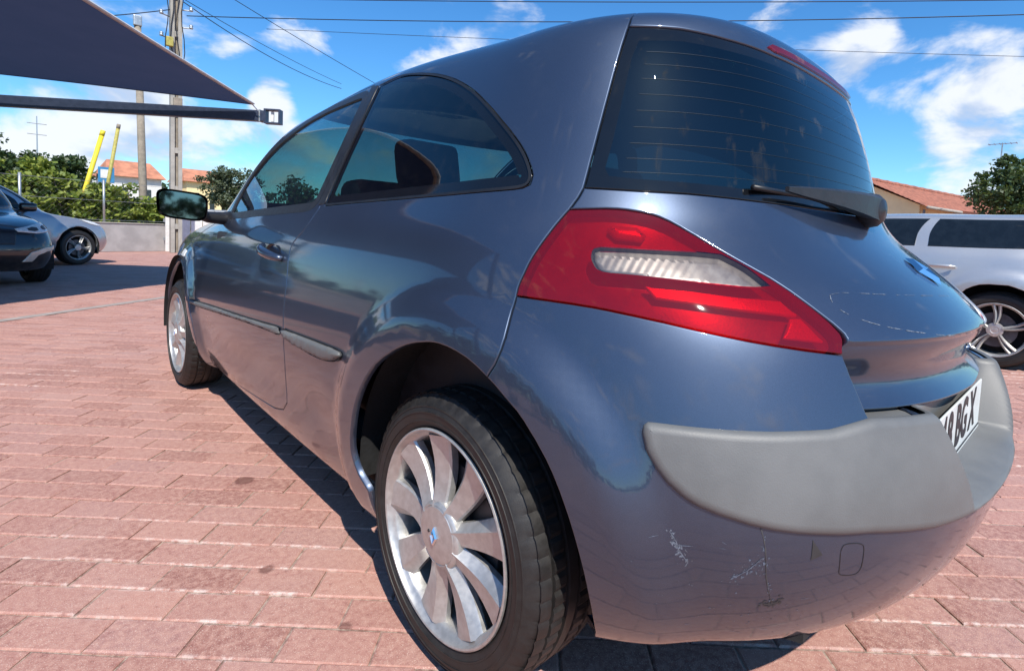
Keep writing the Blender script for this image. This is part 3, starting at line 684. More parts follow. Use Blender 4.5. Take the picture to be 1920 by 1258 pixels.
dg = [(15.69, 10.93), (15.77, 11.38), (15.81, 11.9), (15.83, 12.8), (15.86, 13.3), (15.95, 13.85), (16.08, 14.3), (16.36, 14.87), (17.3, 14.89), (18.5, 14.95), (19.5, 14.86), (20.2, 14.62), (20.9, 14.2), (21.4, 13.6), (21.62, 12.9), (21.6, 12.2), (21.35, 11.5), (20.95, 10.95), (20.68, 10.61), (19.5, 10.64), (18.0, 10.73), (16.7, 10.84)]
dr = seg('door'); dr = dr[:next(i for i, p in enumerate(dr) if p[1] < 1.7 and p[0] > 16)]
door = dr+[(16.9, 1.42), (17.9, 1.15), (18.35, 1.12), (18.35, 1.9), (18.27, 2.7), (18.31, 3.5), (18.45, 4.4), (18.75, 5.4), (19.25, 6.4), (19.95, 7.5), (20.6, 8.7), (21.2, 9.9), (21.75, 11.0), (22.05, 12.0), (22.1, 12.9), (21.9, 13.8), (21.4, 14.55), (20.6, 15.1), (19.6, 15.36), (18.5, 15.45), (17.4, 15.46)]
ws = [(22.75, 11.7), (22.75, 13), (22.75, 14.5), (22.85, 15.6), (23.3, 16.1), (24.5, 16.2), (26, 16.2), (UM, 16.2), (UM, 11.35), (26, 11.35), (24, 11.4), (23.1, 11.5)]
body_outer = chain([(AR0, 0)], farch[::-1], [(UM, 0)], [(UM, VM)], [(0, VM)], [sp0], spoiler_top[::-1], seam_roof, seg('seam_mid'), seg('tail_left')[::-1], bseam, arch_front[::-1])
PA = MATS['blue_paint']
shell = panel('body_shell', HB, [body_outer, seg('qglass'), door, ws], PA, car, su=5, sv=4, step=.11)
sp_loop = chain(spoiler_top[::-1], seam_up, glass_top_line)
spoiler = panel('roof_spoiler', HB, [chain([sp0], spoiler_top[::-1][1:], seam_up, glass_top_line)], PA, car, su=6, sv=6)
tailgate = panel('tailgate', HB, [chain(gb[:1], seg('seam_mid'), seg('tail_top'), seg('tail_end'), hs, [hb0], [gb0], gb[::-1])], PA, car, F=HB.ledge, su=6, sv=6, step=.1, extra_v=np.linspace(6.6, 7.6, 60))
bumper = panel('rear_bumper', HB, [chain(seg('tail_bottom')[::-1], hs, [hb0], [(0, 0)], [(6.50, 0)], arch_rear[::-1], bseam[::-1])], PA, car, F=HB.recess_under, su=6, sv=5, step=.1)
# rear window: glass with a black printed border, flush in the tailgate
rw_in = [(5.45, 14.72), (5.62, 14.2), (5.78, 13.2), (5.9, 12.3), (5.98, 11.75), (5.85, 11.55), (5.2, 11.48), (4, 11.42), (2.3, 11.3), (0, 11.22), (0, 14.55), (1.3, 14.55), (2.96, 14.64), (4.2, 14.75)]
rear_window = panel('rear_window', HB, [chain(seam_dn, gb[1:], [gb0], [gt0], glass_top_line[::-1])], None, tailgate, edge=GLASS, off=-.003, su=5, sv=5, mats=[MATS['frit_black'], MATS['tailgate_glass']], zone=rw_in)
# heating wires printed on the glass
for k in range(9):
    v = 11.6+k*.34
    pts = [(5.55-.04*k, v+.06), (4, v+.04), (2, v), (0, v-.01)]
    V_, f_ = ribbon(HB, pts, .0006, -.0022); V2 = V_*np.array([-1, 1, 1]); n_ = len(V_)
    mesh_obj('heating_wire', np.vstack([V_, V2]), f_+[tuple(i+n_ for i in q[::-1]) for q in f_], MATS['heater_copper'], tailgate)
# third brake light under the spoiler
panel('brake_light', HB, [[(0, 15.02), (1.55, 15.02), (1.75, 15.15), (1.6, 15.32), (0, 15.32)]], MATS['red_lens'], spoiler, off=.006, edge=[(0, -.01, 80), (.002, 0, 0)], su=6, sv=12)
lb = simple('lamp_dark', (.05, .006, .01), .3)
panel('brake_light_backing', HB, [[(0, 15.04), (1.5, 15.04), (1.68, 15.15), (1.55, 15.3), (0, 15.3)]], lb, spoiler, off=.001, edge=FLAT, su=6, sv=12)
# quarter windows
qg = seg('qglass'); qa = np.array(qg); qc = qa.mean(0)
def shrink(P, m):
    """inset a (u, v) outline by m metres"""
    P = dens(P, .16, True)
    if area2(P*np.array([.1, .08])) < 0: P = P[::-1]
    t = np.roll(P, -2, 0)-np.roll(P, 2, 0); e = 1e-3
    Su = (HB.surf(P[:, 0]+e, P[:, 1])-HB.surf(P[:, 0]-e, P[:, 1]))/(2*e); Sv = (HB.surf(P[:, 0], P[:, 1]+e)-HB.surf(P[:, 0], P[:, 1]-e))/(2*e)
    T = Su*t[:, :1]+Sv*t[:, 1:]; T /= np.linalg.norm(T, axis=1, keepdims=True); N = np.cross(Sv, Su); N /= np.linalg.norm(N, axis=1, keepdims=True)
    B = np.cross(N, T); lf = np.stack([-t[:, 1], t[:, 0]], 1); B *= np.sign(np.sum(B*(Su*lf[:, :1]+Sv*lf[:, 1:]), 1))[:, None]
    a, b, c = (Su*Su).sum(1), (Su*Sv).sum(1), (Sv*Sv).sum(1); d1, d2 = (Su*B).sum(1), (Sv*B).sum(1); det = a*c-b*b
    Q = P+np.stack([(c*d1-b*d2)/det, (a*d2-b*d1)/det], 1)*m
    for _ in range(3): Q = .5*Q+.25*(np.roll(Q, 1, 0)+np.roll(Q, -1, 0))
    return Q
panel('quarter_window', HB, [qg], None, car, edge=GLASS, off=-.002, su=4, sv=4, mats=[MATS['frit_black'], MATS['quarter_glass']], zone=shrink(qg, .030), sides='pair')
ring_out, ring_in = shrink(qg, -.0005), shrink(qg, .006)
panel('window_seal', HB, [ring_out, ring_in], MATS['rubber_seal'], car, edge=FLAT, off=.0012, su=8, sv=8, sides='pair')
# doors
dls = panel('door', HB, [door, dg], PA, car, su=4, sv=4, step=.11, sides='pair')
for d_, sx in zip(dls, (1, -1)):
    gl = panel('door_window', HB, [dg], MATS['door_glass'], d_, edge=GLASS, off=-.004, su=3, sv=3, sides='left')
    fr = panel('window_frame', HB, [shrink(dg, -.030), shrink(dg, .008)], MATS['black_plastic'], d_, edge=[(0, -.006, 80), (.002, 0, 0)], off=.0015, su=6, sv=6, sides='left')
    st = panel('door_moulding', HB, [seg('strip_door')], MATS['grey_plastic'], d_, off=.002, edge=[(0, -.004, 80), (.003, 0, 20)], dome=(.012, .016), su=8, sv=16, sides='left')
    # handle: cup and bar
    hb = MB(); hp = HB.surf(np.array([15.38]), np.array([7.86]))[0]; hn = nrm_of(HB.surf, np.array([15.38]), np.array([7.86]))[0]
    cup = MB(); ring = []
    for rr, dep in ((1.0, .0015), (.86, -.006), (.55, -.016), (.0, -.020)):
        ring.append([(hp[0]+hn[0]*0+(-dep)*1.0, hp[1]+rr*.062*math.cos(a)*1.15, hp[2]-.004+rr*.034*math.sin(a)+.10*rr*.062*math.cos(a)) for a in np.linspace(0, 2*math.pi, 24, endpoint=False)])
    vs_ = [p for r in ring for p in r]; fs_ = [(i*24+j, i*24+(j+1) % 24, (i+1)*24+(j+1) % 24, (i+1)*24+j) for i in range(3) for j in range(24)]
    cup.add(vs_, fs_); cu = cup.build('handle_cup', MATS['black_plastic'], d_, True)
    pts = [hp+np.array([-.004-.030*math.sin(math.pi*t)**.7, -.098+.196*t, -.022+.034*t+.008]) for t in np.linspace(0, 1, 13)]
    hb.tube(pts, [.010+.006*math.sin(math.pi*t) for t in np.linspace(0, 1, 13)], 10)
    hn_ = hb.build('door_handle', PA, d_, True)
    # mirror on its foot at the front corner of the window
    ms = MB(); mp = np.array([-.968, 1.86, 1.0])
    Rm = Matrix.Rotation(math.radians(-6), 3, 'Z')
    nv_, nu_ = 10, 22; vs_ = []; fs_ = []
    for i in range(nv_+1):
        t = i/nv_; sc_ = (1-(1-t)**2.2)**.5 if t > 0 else .02; yy = .085*(1-t)-.045
        for j in range(nu_):
            a = 2*math.pi*j/nu_; e = 2/4.2; ca, sa = math.cos(a), math.sin(a)
            q = Vector((math.copysign(abs(ca)**e, ca)*.094*sc_*(1+.07*sa), yy, math.copysign(abs(sa)**e, sa)*.062*sc_)); q = Rm @ q
            vs_.append((mp[0]+q.x, mp[1]+q.y, mp[2]+q.z+.10*q.x*0-.10*q.x))
    for i in range(nv_):
        for j in range(nu_): fs_.append((i*nu_+j, i*nu_+(j+1) % nu_, (i+1)*nu_+(j+1) % nu_, (i+1)*nu_+j))
    fs_.append(tuple(range(nu_))); ms.add(vs_, fs_)
    mi_ = ms.build('door_mirror', MATS['black_plastic'], d_, True)
    gm = MB(); vs_ = []
    for rr, yy in ((1.0, -.046), (.985, -.0485)):
        for j in range(nu_):
            a = 2*math.pi*j/nu_; e = 2/4.2; ca, sa = math.cos(a), math.sin(a)
            q = Rm @ Vector((math.copysign(abs(ca)**e, ca)*.086*rr*(1+.07*sa), yy, math.copysign(abs(sa)**e, sa)*.054*rr)); vs_.append((mp[0]+q.x, mp[1]+q.y, mp[2]+q.z-.10*q.x))
    gm.add(vs_, [tuple(range(nu_, 2*nu_))]+[(j, (j+1) % nu_, nu_+(j+1) % nu_, nu_+j) for j in range(nu_)])
    gm.build('mirror_glass', MATS['mirror_glass'], d_)
    ft = MB(); ft.tube([(-.905, 1.875, .968), (-.86, 1.895, .955), (-.79, 1.92, .952), (-.745, 1.93, .955)], [.022, .026, .030, .034], 12); ft.build('mirror_foot', MATS['black_plastic'], d_, True)
    if sx < 0:
        for ch in list(d_.children): flip_x(ch)
panel('side_moulding', HB, [seg('strip_rear')], MATS['grey_plastic'], car, off=.002, edge=[(0, -.004, 80), (.003, 0, 20)], dome=(.014, .020), su=10, sv=16, sides='pair')
# black pillar strip between door and quarter window
pil = [(15.30, 10.9), (15.39, 11.3), (15.44, 11.8), (15.47, 12.6), (15.49, 13.3), (15.56, 13.9), (15.7, 14.4), (15.9, 14.85), (16.12, 15.2), (16.52, 15.32), (16.28, 15.0), (16.02, 14.5), (15.83, 14.0), (15.70, 13.4), (15.65, 12.6), (15.63, 11.8), (15.58, 11.2), (15.5, 10.85)]
panel('pillar_trim', HB, [pil], MATS['black_plastic'], car, off=.0035, edge=[(0, -.004, 80), (.002, 0, 0)], su=8, sv=8, sides='pair')
# windscreen
panel('windscreen', HB, [ws], None, car, edge=GLASS, off=-.002, su=3, sv=3, mats=[MATS['frit_black'], MATS['screen_glass']], zone=[(23.0, 11.9), (23.0, 15.6), (23.4, 15.9), (UM, 15.95), (UM, 11.75), (24, 11.75)])
panel('side_repeater', HB, [[(19.75, 6.55), (19.95, 7.0), (20.3, 7.1), (20.15, 6.6)]], MATS['headlamp_white'], car, off=.004, edge=[(0, -.006, 80), (.003, 0, 0)], su=10, sv=10, sides='pair')
# front lamps, grille and bonnet line
panel('headlamp', HB, [[(22.4, 7.7), (22.8, 8.3), (23.6, 8.4), (24.6, 7.9), (25.0, 7.2), (24.4, 6.7), (23.2, 6.8), (22.5, 7.1)]], MATS['lamp_reflector'], car, off=.003, edge=[(0, -.006, 80), (.003, 0, 0)], su=6, sv=8, sides='pair')
panel('front_grille', HB, [[(25.6, 6.9), (UM, 6.9), (UM, 5.6), (25.8, 5.6)]], MATS['black_plastic'], car, off=.003, edge=[(0, -.006, 80), (.003, 0, 0)], su=6, sv=8)

# tail lamps: red lens with a clear window, housing and reflectors behind
tl = chain(seg('tail_top'), seg('tail_end'), seg('tail_bottom'), seg('tail_left')); clr = seg('clear')
lens = panel('tail_lamp', HB, [tl, clr], MATS['red_lens'], car, edge=[(.0012, -.020, 88), (.0015, -.002, 60), (.0030, 0, 0)], edges=[None, [(0, 0, 0)]], off=.001, su=8, sv=8, step=.08, sides='pair')
u0, v0 = np.array(clr).mean(0)
shelf_poly = [(6.15, 10.2), (5.0, 10.15), (4.7, 9.9), (4.75, 9.75), (6.1, 9.85)]
for o_, sx in zip(lens, (1, -1)):
    kids = [panel('clear_lens', HB, [clr], MATS['clear_lens'], o_, edge=FLAT, off=.001, su=8, sv=8, step=.08, sides='left')]
    kids.append(panel('lamp_housing', HB, [shrink(tl, .003)], MATS['lamp_housing'], o_, edge=FLAT, off=-.030, su=6, sv=6, sides='left'))
    kids.append(panel('reflector_bowl', HB, [clr], MATS['lamp_reflector'], o_, edge=[(0, .013, 70), (.004, .005, 60), (.009, 0, 20)], off=-.015, su=14, sv=10, sides='left'))
    band1 = [(5.55, 8.28), (4.9, 8.25), (4.2, 8.15), (3.62, 8.10), (3.52, 7.72), (4.3, 7.82), (5.0, 7.93), (5.45, 7.98)]
    band2 = [(3.62, 7.68), (3.50, 7.68), (3.33, 7.12), (3.85, 7.20)]
    kids.append(panel('brake_reflector', HB, [band1], MATS['lamp_red_bright'], o_, edge=[(0, -.008, 70), (.003, 0, 0)], off=-.010, su=12, sv=12, sides='left'))
    kids.append(panel('brake_reflector', HB, [band2], MATS['lamp_red_bright'], o_, edge=[(0, -.008, 70), (.003, 0, 0)], off=-.010, su=12, sv=12, sides='left'))
    kids.append(panel('upper_reflector', HB, [[(5.75, 10.12), (5.2, 10.1), (5.05, 9.85), (5.2, 9.62), (5.7, 9.66), (5.85, 9.9)]], MATS['lamp_red_bright'], o_, edge=[(0, -.01, 70), (.006, -.002, 30), (.014, 0, 0)], off=-.012, su=12, sv=12, sides='left'))
    if sx < 0:
        for ch in kids: flip_x(ch)

# grey insert across the bumper with the plate recess
tt2 = [p for p in tt_ if p[0] > 3.35]+[(hs[-1][0], hs[-1][1]+.015), (0, 5.64)]
tb2 = [p for p in tb if p[0] > 2.7]
def round_edge(H, W, n=8):
    out = []
    for k in range(n+1):
        f = math.pi/2*k/n; out.append((W*(1-math.cos(f))+.0004*k, -H*(1-math.sin(f)), math.degrees(math.atan2(H*math.cos(f), W*math.sin(f)+1e-9)*.92)))
    return [(0, -H-.006, 88)]+out
trim = panel('bumper_insert', HB, [chain(tt2[1:], [(0, 3.82), (.7, 3.85), (1.4, 3.91), (2.1, 3.96)], tb2[::-1])], MATS['grey_plastic'], bumper, F=HB.recess, off=.011, edge=round_edge(.011, .014), su=24, sv=18, step=.07)
# ledge closing the step between tailgate and bumper
us_ = np.linspace(1.95, hs[-1][0], 24); vv_ = 5.62+(hs[-1][1]-5.62)*us_/hs[-1][0]
A_ = HB.surf(us_, vv_-.03); B_ = HB.ledge(us_, vv_+.06); B_[:, 1] += .03; A_[:, 2] -= .006; B_[:, 2] = A_[:, 2]+.004; A_[:, 1] += .004
V_ = np.vstack([A_*(1-t)+B_*t for t in (0, .5, 1)]); f_ = [(r*24+i, r*24+i+1, (r+1)*24+i+1, (r+1)*24+i) for r in range(2) for i in range(23)]
for sx in (1, -1): mesh_obj('bumper_step', V_*np.array([sx, 1, 1]), f_ if sx > 0 else [q[::-1] for q in f_], MATS['grey_plastic'], bumper, True)
# soffit under the tailgate edge
us_ = np.linspace(0, hs[-1][0], 30); vv_ = 5.62+(hs[-1][1]-5.62)*us_/hs[-1][0]
A_ = HB.ledge(us_, vv_+.05); A_[:, 1] += .006; B_ = HB.recess_under(us_, vv_-.12); B_[:, 1] = np.maximum(B_[:, 1], A_[:, 1])+.012
V_ = np.vstack([A_, B_]); f_ = [(i, i+1, 31+i, 30+i) for i in range(29)]; V_ = np.vstack([V_, V_*np.array([-1, 1, 1])]); f_ += [tuple(q+60 for q in g)[::-1] for g in f_]
bm_ = mesh_obj('tailgate_soffit', V_, f_, MATS['grey_plastic'], bumper, True)
# plate
pl = MB(); py = -.738
pl.box((0, py, .576), (.52, .004, .112), None, .0015); plate = pl.build('licence_plate', MATS['plate_white'], car)
ph = MB(); ph.box((0, py-.001, .505), (.52, .005, .026), None, .001); ph.build('plate_holder_strip', MATS['plate_white'], plate)
ln = MB(); ln.box((0, py-.0015, .5195), (.52, .004, .0035)); ln.build('plate_frame_line', MATS['plate_black'], plate)
MT = Matrix.Translation((0, py-.0026, .576)) @ Matrix.Rotation(math.pi/2, 4, 'X')
for ch, xo in (('4', -.205), ('8', -.138), ('B', -.045), ('G', .028), ('X', .135)):
    text_mesh(ch, .124, 'plate_character', MATS['plate_black'], plate, Matrix.Translation((xo, 0, 0)) @ MT @ Matrix.Scale(.86, 4, (1, 0, 0)), .0006, .0035)
# tow-eye cover, cracks, chips and scratches on the bumper
cv = seg('cover'); V_, f_ = ribbon(HB, cv+[cv[0]], .0013, .0003); mesh_obj('tow_eye_cover_edge', V_, f_, MATS['rubber_seal'], bumper)
for nm, k, w, mt in (('bumper_crack', 'crack', .0016, 'bare_plastic'), ('bumper_crack', 'crackend', .0022, 'bare_plastic'), ('paint_scuff', 'scuff', .0016, 'paint_scratch'), ('paint_scuff', 'scuff2', .0012, 'faint_scratch')):
    V_, f_ = ribbon(HB, L[k], w, .0005, None, .45); mesh_obj(nm, V_, f_, MATS[mt], bumper)
def flecks(n, path, spread, size, mt, F=None):
    # ragged little patches of rubbed paint gathered along a path
    P = dens(path, .02); V_, f_ = [], []; F = F or HB.surf
    for _ in range(n):
        c = P[RNG.integers(0, len(P))]+RNG.normal(0, spread, 2); k = int(RNG.integers(4, 7)); an = np.sort(RNG.random(k)*2*math.pi); r = size*(.25+RNG.random()*RNG.random(k)*1.3)
        uvk = np.stack([c[0]+r*np.cos(an)*.7, c[1]+r*np.sin(an)], 1); q = F(uvk[:, 0], uvk[:, 1])+nrm_of(F, uvk[:, 0], uvk[:, 1])*.0004; o_ = len(V_); V_ += [tuple(t) for t in q]; f_.append(tuple(range(o_, o_+k)))
    o = mesh_obj('rubbed_paint', V_, f_, MATS[mt], bumper); tag(o, kind='stuff'); return o
flecks(40, L['crack'], .02, .026, 'faint_scratch'); flecks(60, L['crackend'], .03, .04, 'bare_plastic'); flecks(46, L['scuff'], .035, .04, 'paint_scratch'); flecks(60, L['scuff2'], .06, .03, 'faint_scratch'); flecks(70, [(3.2, 2.2), (5.8, 3.0)], .35, .022, 'faint_scratch')
panel('paint_chip', HB, [seg('chip')], MATS['bare_plastic'], bumper, edge=FLAT, off=.0006, su=20, sv=20, sides='left')
for _ in range(9):
    u_, v_ = RNG.uniform(3.3, 6.2), RNG.uniform(1.8, 4.0); a_ = RNG.uniform(-.5, .9); l_ = RNG.uniform(.05, .22)
    V_, f_ = ribbon(HB, [(u_, v_), (u_+l_*math.cos(a_), v_+l_*math.sin(a_))], RNG.uniform(.0006, .0012), .0004); mesh_obj('fine_scratch', V_, f_, MATS['faint_scratch'], bumper)
# dried residue outline on the tailgate ledge
for k, w in (('mark_arc', .0024), ('mark_top', .0012)):
    pts = L[k]+[(0, L[k][-1][1])] if k == 'mark_arc' else L[k]
    P_ = dens(pts, .03); i_ = 0
    while i_ < len(P_)-3:
        n_ = int(RNG.integers(3, 14)); q_ = P_[i_:i_+n_]
        if len(q_) > 2: V_, f_ = ribbon(HB, q_, w*RNG.uniform(.35, 1.0), .0005, HB.ledge, .6); mesh_obj('residue_fleck', V_, f_, MATS['residue'], tailgate)
        i_ += n_+int(RNG.integers(0, 7))
# lozenge badge on the tailgate
def badge(parent, pos, nrm, w, h):
    n = Vector(nrm).normalized(); x = Vector((1, 0, 0)); y = n.cross(x).normalized(); y = -y if y.z < 0 else y
    o_, m_, i_ = [(-w, 0), (0, -h), (w, 0), (0, h)], [(-w*.72, 0), (0, -h*.72), (w*.72, 0), (0, h*.72)], [(-w*.42, 0), (0, -h*.42), (w*.42, 0), (0, h*.42)]
    vs_ = [Vector(pos)+x*a+y*b+n*.002 for a, b in o_]+[Vector(pos)+x*a+y*b+n*.011 for a, b in m_]+[Vector(pos)+x*a+y*b+n*.003 for a, b in i_]
    fs_ = []
    for k in range(4):
        k2 = (k+1) % 4; fs_ += [(k, k2, 4+k2, 4+k), (4+k, 4+k2, 8+k2, 8+k)]
    return MB().add(vs_, fs_).build('lozenge_badge', MATS['chrome'], parent)
bp_, bn_ = HB.ledge(np.array([0.]), np.array([8.75]))[0], nrm_of(HB.ledge, np.array([.01]), np.array([8.75]))[0]
badge(tailgate, bp_, bn_, .036, .046)
# rear wiper: pivot cap, arm and blade
def gp(u, v, d=0.0):
    q = HB.surf(np.array([abs(u)]), np.array([v]))[0]+nrm_of(HB.surf, np.array([abs(u)+1e-4]), np.array([v]))[0]*d
    return Vector((q[0] if u >= 0 else -q[0], q[1], q[2]))
wv = MB()
pA, pB = gp(0, 10.95, .030), gp(2.35, 11.28, .024)
path = [pA.lerp(pB, t)+Vector((0, -.020*math.sin(math.pi*t), 0)) for t in np.linspace(0, 1, 12)]
vs_, fs_ = [], []
for i, p in enumerate(path):
    t = i/11; hh = .026*(1-t)**.8+.005; th = .012*(1-t)+.004
    for (a, b) in ((-th, -hh), (-th, hh*.7), (-th*.2, hh), (th, hh*.8), (th, -hh)): vs_.append(p+Vector((0, a-.006, b)))
for i in range(11):
    for j in range(5): fs_.append((i*5+j, i*5+(j+1) % 5, (i+1)*5+(j+1) % 5, (i+1)*5+j))
fs_ += [tuple(range(5)), tuple(range(55, 60))]
wv.add(vs_, fs_)
cen = gp(0, 10.95, .018)
for (r, d) in ((1, 0),):
    ring = []
    for i, (rr, dd) in enumerate(((.040, .012), (.042, -.004), (.038, -.022), (.026, -.034), (.0005, -.039))):
        ring += [(cen.x+rr*1.25*math.cos(a), cen.y+dd, cen.z+rr*math.sin(a)) for a in np.linspace(0, 2*math.pi, 24, endpoint=False)]
    wv.add(ring, [(i*24+j, i*24+(j+1) % 24, (i+1)*24+(j+1) % 24, (i+1)*24+j) for i in range(4) for j in range(24)])
wv.build('rear_wiper', MATS['black_plastic'], tailgate, True, 40)
b = MB(); q0, q1 = gp(2.9, 11.34, .010), gp(.5, 11.12, .010); b.tube([q0.lerp(q1, t) for t in np.linspace(0, 1, 8)], .006, 6); b.build('wiper_blade', MATS['rubber_seal'], tailgate, True)
# wheel wells and underbody
for cy in (-.02, 2.600):
    for s in (-1, 1):
        b = MB(); vs_, fs_ = [], []; n_ = 28
        for i in range(n_+1):
            a = math.radians(-6+192*i/n_)
            for x in (.735 if i > n_*.60 and cy < 1 else .845, .60, .52): vs_.append((s*x, cy+.405*math.cos(a)*(1 if x > .55 else 0.02), .325+.415*math.sin(a)*(1 if x > .55 else .02)))
        for i in range(n_):
            for j in range(2): fs_.append((i*3+j, i*3+j+1, (i+1)*3+j+1, (i+1)*3+j))
        b.add(vs_, fs_); b.build('wheel_well', MATS['well_black'], car, True, 50)
b = MB(); b.prism([(-.60, -.42), (.60, -.42), (.66, .42), (.74, .46), (.74, 2.12), (.58, 2.2), (.58, 3.1), (-.58, 3.1), (-.58, 2.2), (-.74, 2.12), (-.74, .46), (-.66, .42)], .20, .235, 'z')
b.build('underbody', MATS['well_black'], car)
b = MB(); b.prism([(-.60, -.42), (.60, -.42), (.52, -.62), (-.52, -.62)], .26, .30, 'z'); b.build('rear_valance', MATS['well_black'], car)
b = MB(); b.tube([(.35, -.52, .25), (.3, -.4, .25), (.2, 0, .25)], .022, 12); b.build('exhaust_pipe', MATS['dark_alloy'], car, True)
# cabin
def cushion(name, mat, c, size, rot=(0, 0, 0), bev=.05):
    b = MB(); from mathutils import Euler
    b.box(c, size, Euler(rot).to_matrix(), bev); o = b.build(name, mat, car, True); o.data.set_sharp_from_angle(angle=math.radians(60)); return o
for s in (-1, 1):
    cushion('front_seat', MATS['interior_cloth'], (s*.36, 1.28, .46), (.50, .52, .16))
    cushion('seat_back', MATS['interior_cloth'], (s*.36, .98, .80), (.48, .13, .66), (math.radians(-16), 0, 0))
    cushion('headrest', MATS['interior_cloth'], (s*.36, .86, 1.185), (.25, .09, .17), (math.radians(-12), 0, 0), .035)
    for dx in (-.06, .06): b = MB(); b.tube([(s*.36+dx, .885, 1.06), (s*.36+dx, .87, 1.15)], .007, 6); b.build('headrest_post', MATS['chrome'], car)
    cushion('rear_headrest', MATS['interior_cloth'], (s*.34, -.02, 1.06), (.22, .07, .13), (math.radians(-14), 0, 0), .03)
    cushion('door_card', MATS['interior_trim'], (s*.80, 1.35, .62), (.05, 1.1, .55), (0, 0, 0), .02)
    cushion('rear_side_trim', MATS['interior_trim'], (s*.70, .30, .68), (.10, .85, .58), (0, 0, 0), .03)
cushion('rear_bench', MATS['interior_cloth'], (0, .42, .46), (1.20, .46, .17))
cushion('rear_bench_back', MATS['interior_cloth'], (0, .10, .76), (1.22, .13, .52), (math.radians(-18), 0, 0))
cushion('parcel_shelf', MATS['interior_trim'], (0, -.17, .93), (1.14, .40, .03), (0, 0, 0), .01)
cushion('dashboard', MATS['interior_trim'], (0, 1.98, .84), (1.36, .42, .22), (math.radians(8), 0, 0), .07)
b = MB(); c0 = Vector((-.36, 1.66, .90)); b.tube([c0+Vector((.185*math.cos(a), .07*math.sin(a)*1.0, .17*math.sin(a))) for a in np.linspace(0, 2*math.pi, 33)], .014, 8); b.box(tuple(c0), (.34, .03, .05), None, .01); b.build('steering_wheel', MATS['interior_trim'], car, True)
cushion('boot_floor', MATS['interior_trim'], (0, -.25, .34), (1.1, .5, .04), (0, 0, 0), .01)
b = MB(); b.box((0, 1.14, .26), (1.44, 1.9, .03)); b.build('cabin_floor', MATS['interior_trim'], car)
cushion('firewall', MATS['well_black'], (0, 2.24, .58), (1.3, .04, .66), (0, 0, 0), .01)
# wheels
make_wheel(car, (-.758, 0, .301), 9, math.radians(0), 'paddle', tyre_R=.301)
make_wheel(car, (-.746, 2.625, .301), 9, math.radians(14), 'paddle', tyre_R=.301)
make_wheel(car, (.758, 0, .301), 9, .2, 'paddle', mirror=True, tyre_R=.301)
make_wheel(car, (.746, 2.625, .301), 9, .5, 'paddle', mirror=True, tyre_R=.301)
b = MB(); b.tube([(.0, .80, 1.462), (.0, .74, 1.52), (.0, .64, 1.60)], [.010, .005, .003], 8); b.build('roof_aerial', MATS['black_plastic'], car, True)
